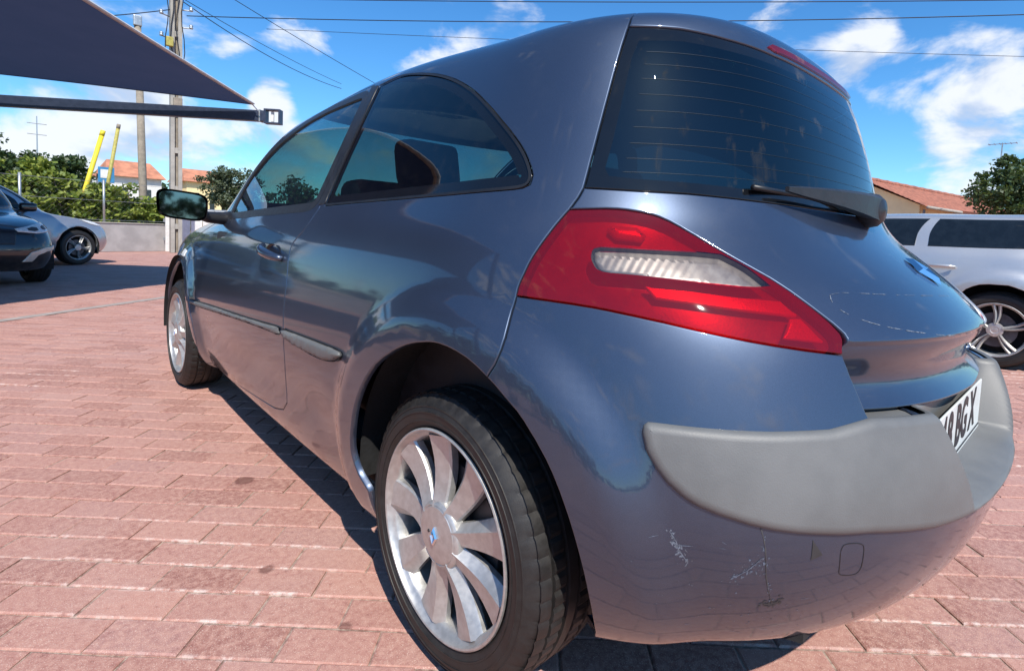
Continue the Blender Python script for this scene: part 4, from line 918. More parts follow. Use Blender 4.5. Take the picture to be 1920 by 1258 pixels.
# ------------------------------------------------------------------ paving
PA_ANG = math.radians(-43.6); PL, PW = .2085, .1050; PO = (-1.409, .532)    # a joint corner measured on the floor
def paver_material(name, joints=False):
    b = NB(name); p = b.pos()
    mp = b.n('ShaderNodeMapping', vector_type='POINT'); b.put(mp.inputs['Vector'], p)
    ca, sa = math.cos(PA_ANG), math.sin(PA_ANG)
    ox, oy = PO; mp.inputs['Rotation'].default_value = (0, 0, -PA_ANG); mp.inputs['Location'].default_value = (-(ox*ca+oy*sa), -(-ox*sa+oy*ca), 0)
    sp = b.n('ShaderNodeSeparateXYZ'); b.put(sp.inputs[0], mp.outputs[0])
    row = b.math('FLOOR', b.math('DIVIDE', sp.outputs[1], PW)); odd = b.math('MULTIPLY', b.math('MODULO', b.math('ABSOLUTE', row), 2.0), .5)
    cu = b.math('ADD', b.math('DIVIDE', sp.outputs[0], PL), odd); col_i = b.math('FLOOR', cu)
    cb = b.n('ShaderNodeCombineXYZ'); b.put(cb.inputs[0], row); b.put(cb.inputs[1], col_i)
    wn_ = b.n('ShaderNodeTexWhiteNoise', noise_dimensions='2D'); b.put(wn_.inputs['Vector'], cb.outputs[0])
    tone = b.n('ShaderNodeValToRGB'); cr = tone.color_ramp; cr.elements[0].color = (.265, .112, .090, 1); cr.elements[1].color = (.445, .225, .178, 1)
    for q, c in ((.30, (.340, .155, .125)), (.6, (.395, .192, .155)), (.82, (.350, .180, .158))):
        e = cr.elements.new(q); e.color = (*c, 1)
    b.put(tone.inputs[0], wn_.outputs['Value'])
    n1 = b.noise(3.1, 3, .6); n2 = b.noise(55, 4, .7); n3 = b.noise(420, 2, .6)
    c = b.mix(b.ramp(n2, .35, .70, 0, .75), tone.outputs[0], (.50, .285, .225)); c = b.mix(b.ramp(n2, .42, .26, 0, .6), c, (.22, .095, .075))
    c = b.mix(b.ramp(n1, .45, .75, 0, .35), c, (.44, .27, .23))
    c = b.mix(b.ramp(n3, .58, .68, 0, .85), c, (.64, .47, .39))          # pale grit in the concrete
    c = b.mix(b.ramp(n3, .30, .22, 0, .6), c, (.13, .07, .06))
    st = b.noise(1.1, 4, .7); c = b.mix(b.ramp(st, .60, .78, 0, .35), c, (.20, .105, .09))
    # white bloom along the joints in places
    fx = b.math('FRACT', cu); fy = b.math('FRACT', b.math('DIVIDE', sp.outputs[1], PW))
    ed = b.math('MINIMUM', fy, b.math('SUBTRACT', 1.0, fy))
    bl = b.math('MULTIPLY', b.ramp(ed, .13, .02), b.math('MULTIPLY', b.ramp(b.noise(.75, 3, .5), .56, .66), b.ramp(b.noise(26, 4, .7), .45, .62)))
    c = b.mix(b.math('MULTIPLY', bl, .55), c, (.72, .66, .60))
    # oil drips
    for (sx, sy, sr) in ((-.905, 1.165, .036), (-1.013, .578, .024), (-.945, .240, .020)):
        dv = b.n('ShaderNodeVectorMath', operation='DISTANCE'); b.put(dv.inputs[0], p); dv.inputs[1].default_value = (sx, sy, 0)
        c = b.mix(b.math('MULTIPLY', b.ramp(b.math('ADD', dv.outputs['Value'], b.math('MULTIPLY', n2, .012)), sr+.008, sr-.004), .72), c, (.12, .045, .035))
    h = b.math('ADD', b.math('MULTIPLY', n2, .6), b.math('MULTIPLY', n3, .4))
    if joints:
        exx = b.math('MULTIPLY', b.math('MINIMUM', fx, b.math('SUBTRACT', 1.0, fx)), PL); eyy = b.math('MULTIPLY', ed, PW)
        j = b.ramp(b.math('MINIMUM', exx, eyy), .0035, .0016)
        jc = b.mix(b.ramp(n2, .3, .7), (.17, .105, .08), (.46, .36, .29)); c = b.mix(j, c, jc)
    return b.done(b.bsdf(c, b.ramp(n2, .3, .7, .70, .92), 0, Normal=b.bump(h, .6, .004)))
PAVM = paver_material('red_pavers'); PAVJ = paver_material('red_paving_far', True)
ground = mesh_obj('ground', [(-300, -300, -.0045), (300, -300, -.0045), (300, 300, -.0045), (-300, 300, -.0045)], [(0, 1, 2, 3)], PAVJ); tag(ground, kind='structure')
# shared brick mesh: chamfered block
def paver_mesh():
    l, w = PL/2-.0018, PW/2-.0018; c = .0045
    v = [(sx*l, sy*w, -.03) for sx, sy in ((-1, -1), (1, -1), (1, 1), (-1, 1))]+[(sx*l, sy*w, -.0028) for sx, sy in ((-1, -1), (1, -1), (1, 1), (-1, 1))]+[(sx*(l-c), sy*(w-c), 0) for sx, sy in ((-1, -1), (1, -1), (1, 1), (-1, 1))]
    f = [(8, 9, 10, 11)]
    for k in range(4): k2 = (k+1) % 4; f += [(k, k2, 4+k2, 4+k), (4+k, 4+k2, 8+k2, 8+k)]
    return np.array(v), f
pvv, pvf = paver_mesh()
pme = bpy.data.meshes.new('paver'); pme.from_pydata([tuple(p) for p in pvv], [], pvf); pme.materials.append(PAVM)
ca, sa = math.cos(PA_ANG), math.sin(PA_ANG); cand = []
fwd2 = np.array([fw.x, fw.y]); rgt2 = np.array([rt.x, rt.y])
for r in range(-80, 110):
    for c_ in range(-70, 50):
        lx = (c_+.5-(.5 if r % 2 else 0))*PL; ly = (r+.5)*PW
        x = PO[0]+lx*ca-ly*sa; y = PO[1]+lx*sa+ly*ca
        d = np.array([x-CAM_POS.x, y-CAM_POS.y]); dep = d@fwd2; lat = d@rgt2
        if dep < .15 or dep > 7.5 or abs(lat) > dep*1.08+.6: continue
        cand.append((x, y, dep, lat))
def px(x, y):
    v = Vector((x, y, 0))-CAM_POS; z = v.dot(fw)
    return (996.4+1016.8*v.dot(r2)/z, 505.4-1016.8*v.dot(u2)/z) if z > .05 else (-9999, -9999)
def hidden(x, y): return -.62 < x < .75 and -.35 < y < 3.1
near = []; rest = []
for (x, y, dep, lat) in cand:
    q = px(x, y); vis = -40 < q[0] < 1960 and 380 < q[1] < 1330 and not hidden(x, y) and not (x > -.55 and y > -.25 and x < 1.6)
    (near if vis else rest).append((x, y, dep))
near.sort(key=lambda t: t[2]); rest += near[300:]; near = near[:300]
rr = random.Random(5)
for (x, y, dep) in near:
    o = bpy.data.objects.new('paver', pme); COL.objects.link(o); o.parent = ground
    o.location = (x+rr.gauss(0, .0008), y+rr.gauss(0, .0008), rr.gauss(0, .0013)); o.rotation_euler = (rr.gauss(0, .008), rr.gauss(0, .005), PA_ANG+rr.gauss(0, .009)); o.scale = (1-abs(rr.gauss(0, .006)), 1-abs(rr.gauss(0, .008)), 1)
V_, F_ = [], []
for (x, y, dep) in rest:
    a = PA_ANG+rr.gauss(0, .006); c2, s2 = math.cos(a), math.sin(a); z = rr.gauss(0, .0009); tx, ty = rr.gauss(0, .004), rr.gauss(0, .004); o_ = len(V_)
    for p in pvv: V_.append((x+p[0]*c2-p[1]*s2, y+p[0]*s2+p[1]*c2, z+p[2]+p[0]*tx+p[1]*ty))
    F_ += [tuple(i+o_ for i in f) for f in pvf]
pv = mesh_obj('paver_field', V_, F_, PAVM, ground); tag(pv, 'red concrete pavers farther off laid in running bond', kind='stuff')
# ------------------------------------------------------------------ the other parked cars (same kind of hull, other proportions)
simple('dark_window', (.010, .014, .018), .04, 0, .2)
car_paint('silver_paint', (.56, .56, .55), .65, .38, dust=.4)
car_paint('graphite_silver', (.42, .43, .45), .65, .38, dust=.4)
car_paint('black_paint', (.004, .004, .005), .0, .4, dust=.2)
simple('amber_lens', (.70, .32, .12), .15, 0, .1)
simple('pale_trim', (.62, .55, .46), .35, .2, .1)
def other_car(name, label, rows, paint, loc, rz, ax0, ax1, style, nsp, windows, extra=(), group='other parked cars', crown=.02, WR=.316, ztop=1.42, zlow=1.05):
    H = Hull(rows, ((ax0, .325, .385), (ax1, .325, .385)), crown, .8, .020, ztop, zlow); um, vm = H.NC-1, H.NR-1
    root = thing(name, label, 'car', loc, rz, group)
    uu, vv = np.meshgrid(np.linspace(5, 24.5, 220), np.linspace(0, 9, 100)); P = H.surf(uu, vv)
    def fl(y, z):
        d = (P[..., 1]-y)**2+(P[..., 2]-z)**2; i = np.unravel_index(d.argmin(), d.shape); return (uu[i], vv[i])
    def arch_l(cy): 
        a = [fl(cy+.375*math.cos(t), .32+.375*math.sin(t)) for t in np.radians(np.linspace(-12, 192, 30))]; a = [(a[0][0], 0)]+a+[(a[-1][0], 0)]; return a
    ar, af = arch_l(ax0), arch_l(ax1)
    outer = chain([(0, 0)], ar[::-1], af[::-1], [(um, 0), (um, vm), (0, vm)])
    panel('body_shell', H, [outer], paint, root, su=3, sv=3, step=.2)
    for (nm, poly, mt, sd) in windows:
        for o in (lambda q: q if isinstance(q, list) else [q])(panel(nm, H, [poly], MATS[mt], root, edge=[(0, -.006, 80), (.004, 0, 0)], off=.006, su=3, sv=4, sides=sd)): pass
    for (nm, poly, mt, sd, o_) in extra:
        panel(nm, H, [poly], MATS[mt], root, edge=[(0, -.012, 80), (.004, -.002, 50), (.010, 0, 0)], off=o_, su=8, sv=8, sides=sd)
    wd = float(np.abs(H.surf(np.array([14.]), np.array([3.]))[0, 0]))-.105
    for cy in (ax0, ax1):
        make_wheel(root, (-wd, cy, WR), nsp, .3, style, False, R=WR, detail=False); make_wheel(root, (wd, cy, WR), nsp, .7, style, False, True, R=WR, detail=False)
        for s in (-1, 1):
            b = MB(); vs_, fs_ = [], []
            for i in range(21):
                a = math.radians(-20+220*i/20)
                for x in (wd+.085, wd-.16, wd-.2): vs_.append((s*x, cy+.385*math.cos(a)*(1 if x > wd-.18 else .02), .325+.385*math.sin(a)*(1 if x > wd-.18 else .02)))
            for i in range(20):
                for j in range(2): fs_.append((i*3+j, i*3+j+1, (i+1)*3+j+1, (i+1)*3+j))
            b.add(vs_, fs_); b.build('wheel_well', MATS['well_black'], root)
    b = MB(); b.prism([(-.6, ax0-.5), (.6, ax0-.5), (.6, ax1+.5), (-.6, ax1+.5)], .19, .22, 'z'); b.build('underbody', MATS['well_black'], root)
    return root, H
def mod(rows, f): return [f(*r) for r in rows]
side_win = [(9.0, 11.35), (9.3, 12.6), (10.5, 13.8), (12.5, 14.7), (15, 15.1), (18.5, 15.0), (20.2, 14.5), (21.2, 13.6), (21.5, 12.6), (21.2, 11.6), (20.6, 10.9), (16, 11.0), (12, 11.15)]
screen = [(22.8, 11.7), (22.8, 14.5), (23.0, 15.8), (24.5, 16.1), (UM, 16.1), (UM, 11.4), (24, 11.45)]
rear_screen = [(0, 11.2), (5, 11.3), (5.3, 14.8), (0, 15.0)]
def mirror_pair(root, paint, x, y, z):
    for s in (-1, 1):
        b = MB(); b.box((s*x, y, z), (.20, .11, .13), None, .045); b.build('door_mirror', paint, root, True)
        b = MB(); b.tube([(s*(x-.05), y, z-.05), (s*(x-.16), y+.02, z-.07)], .02, 8); b.build('mirror_foot', MATS['black_plastic'], root, True)
# silver estate car alongside: flat roof, long window band
def estate(yr, zr, zs, w, n, yc, yA, wA, zA, yF, zF):
    q = lambda z: z if z < .93 else .93+(z-.93)*.68
    if zs > .85: yr = -.80+.35*max(0, zs-.95)
    else: yr -= .10
    return (yr if zs < 1.44 else yr+.2*(zs-1.44)/.03, q(zr), q(zs), w*1.01, 3.2, yc, yA+.15, wA, q(zA), yF+.12, q(zF))
ew = [(4.9, 11.9), (5.4, 13.6), (6.6, 14.7), (9, 15.15), (15, 15.25), (18.5, 15.05), (20.2, 14.5), (21.2, 13.6), (21.5, 12.6), (21.2, 11.6), (20.6, 10.9), (16, 10.85), (12, 10.85), (8, 11.0), (5.6, 11.3)]
ew1 = [(4.9, 11.9), (5.4, 13.6), (6.6, 14.7), (8.3, 15.05), (8.15, 13), (8.0, 11.0), (5.6, 11.3)]
ew2 = [(8.45, 10.98), (8.6, 13), (8.75, 15.1), (12, 15.22), (14.35, 15.25), (14.2, 13), (14.0, 10.85), (12, 10.85)]
ew3 = [(14.45, 10.85), (14.65, 13), (14.8, 15.25), (18.5, 15.05), (20.2, 14.5), (21.2, 13.6), (21.5, 12.6), (21.2, 11.6), (20.6, 10.9), (16, 10.85)]
est, HE = other_car('estate_car', 'silver estate car with long dark windows parked behind the blue hatchback', mod(ROWS, estate), MATS['silver_paint'], (5.20, -.36, 0), 0, 0, 2.70, 'twin', 5,
    [('side_window', w_, 'dark_window', 'pair') for w_ in (ew1, ew2, ew3)]+[('windscreen', screen, 'dark_window', 'both'), ('rear_window', rear_screen, 'dark_window', 'both')],
    [('tail_lamp', [(4.0, 8.2), (4.2, 10.2), (6.4, 10.3), (6.8, 9.6), (6.2, 8.3)], 'red_lens', 'pair', .012), ('headlamp', [(22.4, 7.7), (22.8, 8.3), (23.6, 8.4), (24.6, 7.9), (25.0, 7.2), (24.4, 6.7), (23.2, 6.8), (22.5, 7.1)], 'lamp_reflector', 'pair', .012)], crown=.01, ztop=1.3, zlow=1.0)
for s in (-1, 1):
    for y in (.40, 1.45):
        b = MB(); b.tube([(s*.905, y-.11, .815), (s*.925, y-.07, .82), (s*.925, y+.07, .82), (s*.905, y+.11, .815)], .013, 8); b.build('door_handle', MATS['silver_paint'], est, True)
mirror_pair(est, MATS['silver_paint'], .98, 1.85, .98)
# saloon seen side-on under the sail
def saloon(yr, zr, zs, w, n, yc, yA, wA, zA, yF, zF):
    k = .93 if zs > .8 else 1
    return (yr-.35 if zs < .92 else yr-.05, zr, zs, w*1.01, n, yc, yA+(0 if zs > 1.0 else .04), wA, zA*(.965 if zs > .7 and zs < 1.05 else 1), yF+.05, zF*(.95 if .7 < zs < 1.05 else 1))
hl = [(22.3, 7.6), (22.8, 8.2), (23.6, 8.3), (24.6, 7.8), (25.2, 7.1), (24.6, 6.6), (23.2, 6.7), (22.4, 7.0)]
sal, HS = other_car('saloon_car', 'grey silver saloon seen side-on, parked under the sail by the low wall', mod(ROWS, saloon), MATS['graphite_silver'], (0, 0, 0), 0, 0, 2.70, 'twin', 5,
    [('side_window', side_win, 'dark_window', 'pair'), ('windscreen', screen, 'dark_window', 'both'), ('rear_window', rear_screen, 'dark_window', 'both')],
    [('headlamp', hl, 'headlamp_white', 'pair', .012), ('tail_lamp', [(3.0, 7.2), (3.2, 8.8), (6.4, 8.9), (6.4, 7.4)], 'red_lens', 'pair', .012)])
mirror_pair(sal, MATS['black_plastic'], .95, 1.86, 1.0)
def place(root, local, world, heading):
    rz = math.atan2(heading[1], heading[0])-math.pi/2; c, s = math.cos(rz), math.sin(rz)
    root.rotation_euler = (0, 0, rz); root.location = (world[0]-(local[0]*c-local[1]*s), world[1]-(local[0]*s+local[1]*c), 0)
place(sal, (.86, 2.70), (-.66, 11.95), (.84, .54))
# black car in front of it
blk, HK = other_car('dark_saloon_car', 'black car nose with clear headlamp and pale bumper trim, in shade at the left edge', mod(ROWS, saloon), MATS['black_paint'], (0, 0, 0), 0, 0, 2.70, 'plain', 5,
    [('side_window', side_win, 'dark_window', 'pair'), ('windscreen', screen, 'dark_window', 'both'), ('rear_window', rear_screen, 'dark_window', 'both')],
    [('headlamp', [(22.4, 7.3), (22.9, 7.9), (23.8, 8.0), (25.2, 7.6), (26.4, 7.0), (26.3, 6.4), (25.2, 6.0), (23.6, 6.2), (22.7, 6.7)], 'headlamp_white', 'pair', .012),
     ('headlamp_bowl', [(24.9, 6.5), (24.9, 7.1), (25.3, 7.25), (25.7, 7.0), (25.7, 6.5), (25.3, 6.3)], 'black_plastic', 'pair', .017), ('headlamp_bowl', [(23.7, 6.7), (23.7, 7.3), (24.1, 7.45), (24.5, 7.2), (24.5, 6.7), (24.1, 6.5)], 'dark_alloy', 'pair', .017),
     ('turn_lamp', [(22.3, 6.9), (22.6, 7.5), (23.2, 7.5), (23.1, 6.7)], 'amber_lens', 'pair', .020),
     ('bumper_trim', [(22.6, 4.2), (24.8, 4.0), (25.8, 3.4), (26.2, 2.2), (25.6, 2.2), (25.3, 3.0), (24.6, 3.4), (22.6, 3.7)], 'pale_trim', 'pair', .016),
     ('grille', [(26.4, 6.2), (UM, 6.2), (UM, 4.4), (26.6, 4.4)], 'black_plastic', 'both', .012)])
mirror_pair(blk, MATS['black_paint'], .95, 1.86, 1.0)
place(blk, (-.72, 3.20), (-1.22, 8.45), (.27, -.96))
# ------------------------------------------------------------------ background: wall, fence, vines, poles, sail, houses, trees
simple('render_wall', (.36, .34, .33), .9, 0, .14, 3, .25, 60)
simple('white_paint', (.72, .71, .68), .6, 0, .08)
simple('concrete_pole', (.36, .34, .30), .9, 0, .15, 5, .3, 50)
simple('weathered_wood', (.27, .23, .18), .9, 0, .2, 8, .3, 60)
simple('yellow_paint', (.78, .60, .03), .55, 0, .10)
simple('olive_paint', (.38, .33, .08), .6, 0, .2)
simple('galvanised', (.42, .44, .45), .4, .7, .1)
simple('navy_steel', (.035, .048, .085), .45, .3, .12)
simple('wire_black', (.012, .014, .02), .6)
simple('house_yellow', (.88, .70, .38), .9, 0, .06, 2, .1, 60)
simple('house_white', (.72, .70, .66), .9, 0, .06, 2)
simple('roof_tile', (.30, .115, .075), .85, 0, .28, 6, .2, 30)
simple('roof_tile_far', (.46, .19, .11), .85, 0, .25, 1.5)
simple('bark', (.13, .10, .075), .95, 0, .3, 12, .5, 30)
simple('dry_field', (.27, .20, .125), .95, 0, .35, .9, .4, 6)
simple('stripe_concrete', (.33, .28, .25), .9, 0, .15, 8, .2, 90)
simple('sign_blue', (.05, .22, .42), .4); simple('window_dark', (.03, .035, .04), .1)
def leaf_mat(name, a, b_, trans=.35):
    b = NB(name); r = b.n('ShaderNodeNewGeometry').outputs['Random Per Island']
    c = b.mix(b.ramp(r, 0, 1, 0, 1, False), a, b_)
    p = b.bsdf(c, .55); t = b.n('ShaderNodeBsdfTranslucent'); b.put(t.inputs[0], b.mix(.5, c, (.25, .32, .04)))
    m_ = b.n('ShaderNodeMixShader'); m_.inputs[0].default_value = trans; b.t.links.new(p.outputs[0], m_.inputs[1]); b.t.links.new(t.outputs[0], m_.inputs[2])
    return b.done(m_)
leaf_mat('vine_leaf', (.085, .150, .022), (.34, .38, .070)); leaf_mat('dark_leaf', (.018, .045, .014), (.050, .085, .025), .2); leaf_mat('tree_leaf', (.035, .070, .025), (.085, .125, .045), .25)
leaf_mat('dry_leaf', (.22, .16, .08), (.36, .29, .14), .2); leaf_mat('grey_leaf', (.07, .095, .06), (.13, .155, .09), .25)
def leaves(name, pts, size, mat, parent, rng, flat=.35):
    """leaf-sized bent quads scattered at pts"""
    n = len(pts); s = size*(.6+.8*rng.random(n))
    a = rng.normal(size=(n, 3)); a /= np.linalg.norm(a, axis=1, keepdims=True)
    nrm = rng.normal(size=(n, 3)); nrm[:, 2] = np.abs(nrm[:, 2])+flat; nrm -= a*(nrm*a).sum(1, keepdims=True); nrm /= np.linalg.norm(nrm, axis=1, keepdims=True); b = np.cross(nrm, a)
    P = np.asarray(pts); S = s[:, None]
    V = np.stack([P-a*S*.5, P+b*S*.36-nrm*S*.06, P+a*S*.55-nrm*S*.10, P-b*S*.36-nrm*S*.06], 1).reshape(-1, 3)
    i = np.arange(n)*4; F = np.concatenate([np.stack([i, i+1, i+2], 1), np.stack([i, i+2, i+3], 1)])
    me = bpy.data.meshes.new(name); me.vertices.add(len(V)); me.vertices.foreach_set('co', V.ravel()); me.loops.add(F.size); me.loops.foreach_set('vertex_index', F.ravel().astype(np.int32))
    me.polygons.add(len(F)); me.polygons.foreach_set('loop_start', np.arange(len(F))*3); me.polygons.foreach_set('loop_total', np.full(len(F), 3)); me.update(); me.validate(); me.materials.append(mat)
    return link(bpy.data.objects.new(name, me), parent)
def clumps(rng, c, rad, n_cl, per, r_cl):
    """points in leafy clumps over an uneven crown"""
    c = np.array(c); rad = np.array(rad); out = []
    for _ in range(n_cl):
        d = rng.normal(size=3); d /= np.linalg.norm(d); q = c+d*rad*(rng.random()**.45)*(.82+.3*rng.random())
        rr = r_cl*(.55+.8*rng.random()); e = rng.normal(size=(per, 3)); e /= np.linalg.norm(e, axis=1, keepdims=True)
        out.append(q+e*rr*(rng.random((per, 1))**.5)*np.array([1, 1, .75]))
    return np.vstack(out)
def tree(name, label, loc, trunk_h, c_h, rad, mat, cat='tree', group=None, n_cl=60, per=70, r_cl=.35, leaf=.11, seed=1, tr=.09):
    rng = np.random.default_rng(seed); t = thing(name, label, cat, loc, 0, group)
    top = Vector((rng.normal()*.1, rng.normal()*.1, c_h)); b = MB()
    b.tube([(0, 0, -.05), (.02, .01, trunk_h*.5), tuple(top*.6), tuple(top)], [tr, tr*.8, tr*.55, tr*.2], 8)
    for k in range(7):
        a = 2*math.pi*k/7+rng.random(); h = trunk_h*.7+(c_h-trunk_h*.7)*rng.random()*.7
        s = Vector((0, 0, h)); e = Vector((math.cos(a)*rad[0]*.75, math.sin(a)*rad[1]*.75, h+rad[2]*(.2+.5*rng.random())))
        b.tube([s, s.lerp(e, .5)+Vector((0, 0, .08)), e], [tr*.42, tr*.28, tr*.1], 6)
    b.build('trunk', MATS['bark'], t, True)
    leaves('crown', clumps(rng, (0, 0, c_h), rad, n_cl, per, r_cl), leaf, MATS[mat], t, rng)
    return t
# ---- light joint line across the yard
d_ = Vector((1.31, 1.08, 0)).normalized()
p0 = Vector((-3.6, 3.85, 0)); p1 = Vector((3.5, 9.7, 0)); n_ = Vector((-d_.y, d_.x, 0))*.055; dd = (p1-p0).normalized(); n_ = Vector((-dd.y, dd.x, 0))*.055
b = MB(); b.add([p0-n_+Vector((0, 0, .004)), p1-n_+Vector((0, 0, .004)), p1+n_+Vector((0, 0, .004)), p0+n_+Vector((0, 0, .004))], [(0, 1, 2, 3)]); o = b.build('drain_strip', MATS['stripe_concrete'], ground)
# ---- low wall, fence and gate post
W0, W1 = Vector((-8.0, 13.8, 0)), Vector((1.50, 16.90, 0)); wd = (W1-W0).normalized(); wn2 = Vector((-wd.y, wd.x, 0))
def along(t, off=0.0, z=0.0): q = W0+wd*t+wn2*off; return Vector((q.x, q.y, z))
WL = (W1-W0).length; rot_w = Matrix.Rotation(math.atan2(wd.y, wd.x), 3, 'Z')
wall = thing('low_wall', 'low grey rendered wall with chain-link fence on top at the back left', 'wall', tuple(W0))
def loc(v): return tuple(v-W0)
b = MB(); b.box(loc(along(WL/2, 0, .36)), (WL, .16, .72), rot_w, .008); b.build('wall_body', MATS['render_wall'], wall)
b = MB(); b.box(loc(along(WL/2, 0, .735)), (WL, .20, .026), rot_w, .006); b.build('wall_coping', MATS['concrete_pole'], wall)
fence = thing('chain_link_fence', 'chain-link fence with pale posts standing on the low wall', 'fence', tuple(along(WL/2, 0, .75)))
fo = along(WL/2, 0, .75)
for t in np.arange(.45, WL, 1.62):
    b = MB(); b.tube([along(t, 0, .70)-fo, along(t, 0, 1.80)-fo], .028, 8); b.build('fence_post', MATS['galvanised'], fence, True)
for z in (.80, 1.28, 1.74):
    b = MB(); b.tube([along(.2, 0, z)-fo, along(WL, 0, z)-fo], .004, 4); b.build('fence_wire', MATS['galvanised'], fence)
V_, F_ = [], []
for s in (1, -1):
    for t in np.arange(-1.0, WL, .12):
        a, e = (t, .78), (t+.96, 1.74)
        if a[0] < 0 or e[0] > WL: continue
        A = along(a[0], 0, a[1] if s > 0 else e[1])-fo; E = along(e[0], 0, e[1] if s > 0 else a[1])-fo; k = len(V_); r = .0005
        V_ += [A+wn2*r, A-wn2*r, A+Vector((0, 0, r*1.6)), E+wn2*r, E-wn2*r, E+Vector((0, 0, r*1.6))]; F_ += [(k, k+1, k+4, k+3), (k+1, k+2, k+5, k+4), (k+2, k, k+3, k+5)]
o = mesh_obj('wire_mesh', V_, F_, MATS['concrete_pole'], fence); tag(o, kind='stuff')
gp_ = thing('gate_post', 'white painted gate post at the end of the low wall', 'post', (1.52, 16.72, 0))
b = MB(); b.box((0, 0, .55), (.10, .10, 1.10), None, .008); b.build('post', MATS['white_paint'], gp_)
b = MB(); b.box((0, 0, 1.115), (.13, .13, .03), None, .006); b.build('post_cap', MATS['white_paint'], gp_)
for z in (.35, .85): b = MB(); b.box((-.07, 0, z), (.05, .03, .09), None, .004); b.build('hinge', MATS['galvanised'], gp_)
gt_ = thing('sheet_gate', 'pale grey sheet-metal gate between white post and concrete pole', 'gate', (2.9, 17.1, 0))
for k in range(9): b = MB(); b.box((-1.20+k*.30, .02, .62), (.292, .02, 1.1), Matrix.Rotation(.12, 3, 'Z'), .004); b.build('gate_panel', MATS['white_paint'], gt_)
b = MB(); b.box((0, .06, 1.19), (2.7, .04, .05), Matrix.Rotation(.0, 3, 'Z'), .004); b.build('gate_rail', MATS['galvanised'], gt_)
# ---- field behind the wall
nx_, ny_ = 40, 30; V_, F_ = [], []
for j in range(ny_):
    for i in range(nx_):
        x = -60+i*3.6+j*.0; y = 17.3+j*j*.13+(x*.10 if j == 0 else 0)*0; z = .25+.55*min(1, (y-17.3)/6)+.25*math.sin(x*.21+y*.13)*min(1, (y-17.3)/8)
        yy = y+max(-4.5, min(.5, x*.32)) if j < 6 else y
        V_.append((x, yy, z if j else -.05))
for j in range(ny_-1):
    for i in range(nx_-1): F_.append((j*nx_+i, j*nx_+i+1, (j+1)*nx_+i+1, (j+1)*nx_+i))
fld = mesh_obj('field', V_, F_, MATS['dry_field'], None, True); tag(fld, kind='structure')
# ---- vines behind the fence, bright big leaves
for k, (x, y, zt, lab) in enumerate([(-4.9, 15.9, 2.5, 'tall vine hedge behind the fence, farthest left of the vines'), (-2.9, 16.8, 2.5, 'bright leafy vine behind the fence above the black car'), (-1.3, 17.2, 2.25, 'bright leafy vine above the roof of the silver saloon'), (.1, 17.5, 1.85, 'vine thicket behind the fence post, left of the yellow pole'), (1.15, 17.9, 1.45, 'low vine thicket beside the white gate post')]):
    rng = np.random.default_rng(30+k); t = thing('vine', lab, 'vine', (x, y, .2), 0, 'vines along the fence')
    pts = np.vstack([clumps(rng, (0, 0, (zt-.2)*.56), (1.0, .5, (zt-.2)*.42), 95, 46, .25), clumps(rng, (0, -.30, .70), (1.0, .25, .42), 40, 40, .2)])
    leaves('foliage', pts, .135, MATS['vine_leaf'], t, rng, .8)
    for q in range(3): b = MB(); xx = -.6+q*.6; b.tube([(xx, .1, 0), (xx+.08, .05, .7), (xx+rng.normal()*.2, 0, zt*.75)], [.03, .022, .01], 6); b.build('stem', MATS['bark'], t, True)
rng = np.random.default_rng(77)
gx = rng.uniform(-6, 14, 5200); gy = 18.2+rng.random(5200)**1.5*14
o = leaves('dry_grass', np.stack([gx, gy, .45+.35*np.minimum(1, (gy-18)/6)+.35*rng.random(5200)], 1), .22, MATS['dry_leaf'], None, rng, .0); tag(o, 'dry yellow grass and weeds on the field beyond the fence', 'grass', kind='stuff')
# ---- trees
for k, (x, y, h, rx, rz_, lab) in enumerate([(-3.6, 30, 3.6, 1.5, 1.6, 'dark bushy tree at the left edge behind the vines'), (-2.3, 30.5, 2.6, 1.0, .9, 'dark round tree second from the left edge behind the vines'), (-1.0, 30, 2.45, 1.0, .95, 'dark round tree above the nose of the silver saloon'), (.25, 30.3, 2.55, 1.0, .95, 'dark round tree just left of the leaning yellow pole')]):
    tree('dark_tree', lab, (x, y, .6), .8, h-.6, (rx, 1.0, rz_), 'dark_leaf', 'tree', 'dark trees behind the vines', 70, 60, .34, .15, 40+k)
tree('olive_tree', 'grey green bushy tree between the utility pole and the windscreen pillar', (4.95, 24, .5), .7, 1.75, (1.05, .95, 1.05), 'grey_leaf', 'tree', None, 90, 80, .30, .10, 51)
for k, (x, y, h, rx, mt, lab) in enumerate([(7.2, 22.5, 1.7, 1.3, 'tree_leaf', 'green bush beyond the field seen through the door window'), (9.4, 21, 1.6, 1.3, 'vine_leaf', 'light green bush beyond the field seen through the cabin'), (11.8, 20, 1.7, 1.4, 'tree_leaf', 'green bush behind the cabin of the blue car')]):
    tree('bush', lab, (x, y, .4), .5, h-.4, (rx, 1.0, 1.0), mt, 'bush', 'bushes beyond the field', 60, 60, .34, .13, 60+k)
rng = np.random.default_rng(130); added_hedge = thing('hedge', 'unseen dark hedge added beyond the left edge to darken the car flank by reflection', 'hedge', (-10.5, 2.6, 0))  # invented hedge out of view, added so the flank mirrors a dark band
leaves('foliage', np.vstack([clumps(rng, (.5*math.sin(k*1.9), -7.6+k*1.9, 1.3), (1.1, 1.2, 1.25), 40, 40, .4) for k in range(9)]), .17, MATS['dark_leaf'], added_hedge, rng)
for k in range(9): b = MB(); b.tube([(.5*math.sin(k*1.9), -7.6+k*1.9, 0), (.5*math.sin(k*1.9), -7.5+k*1.9, 1.6)], [.06, .02], 6); b.build('stem', MATS['bark'], added_hedge, True)
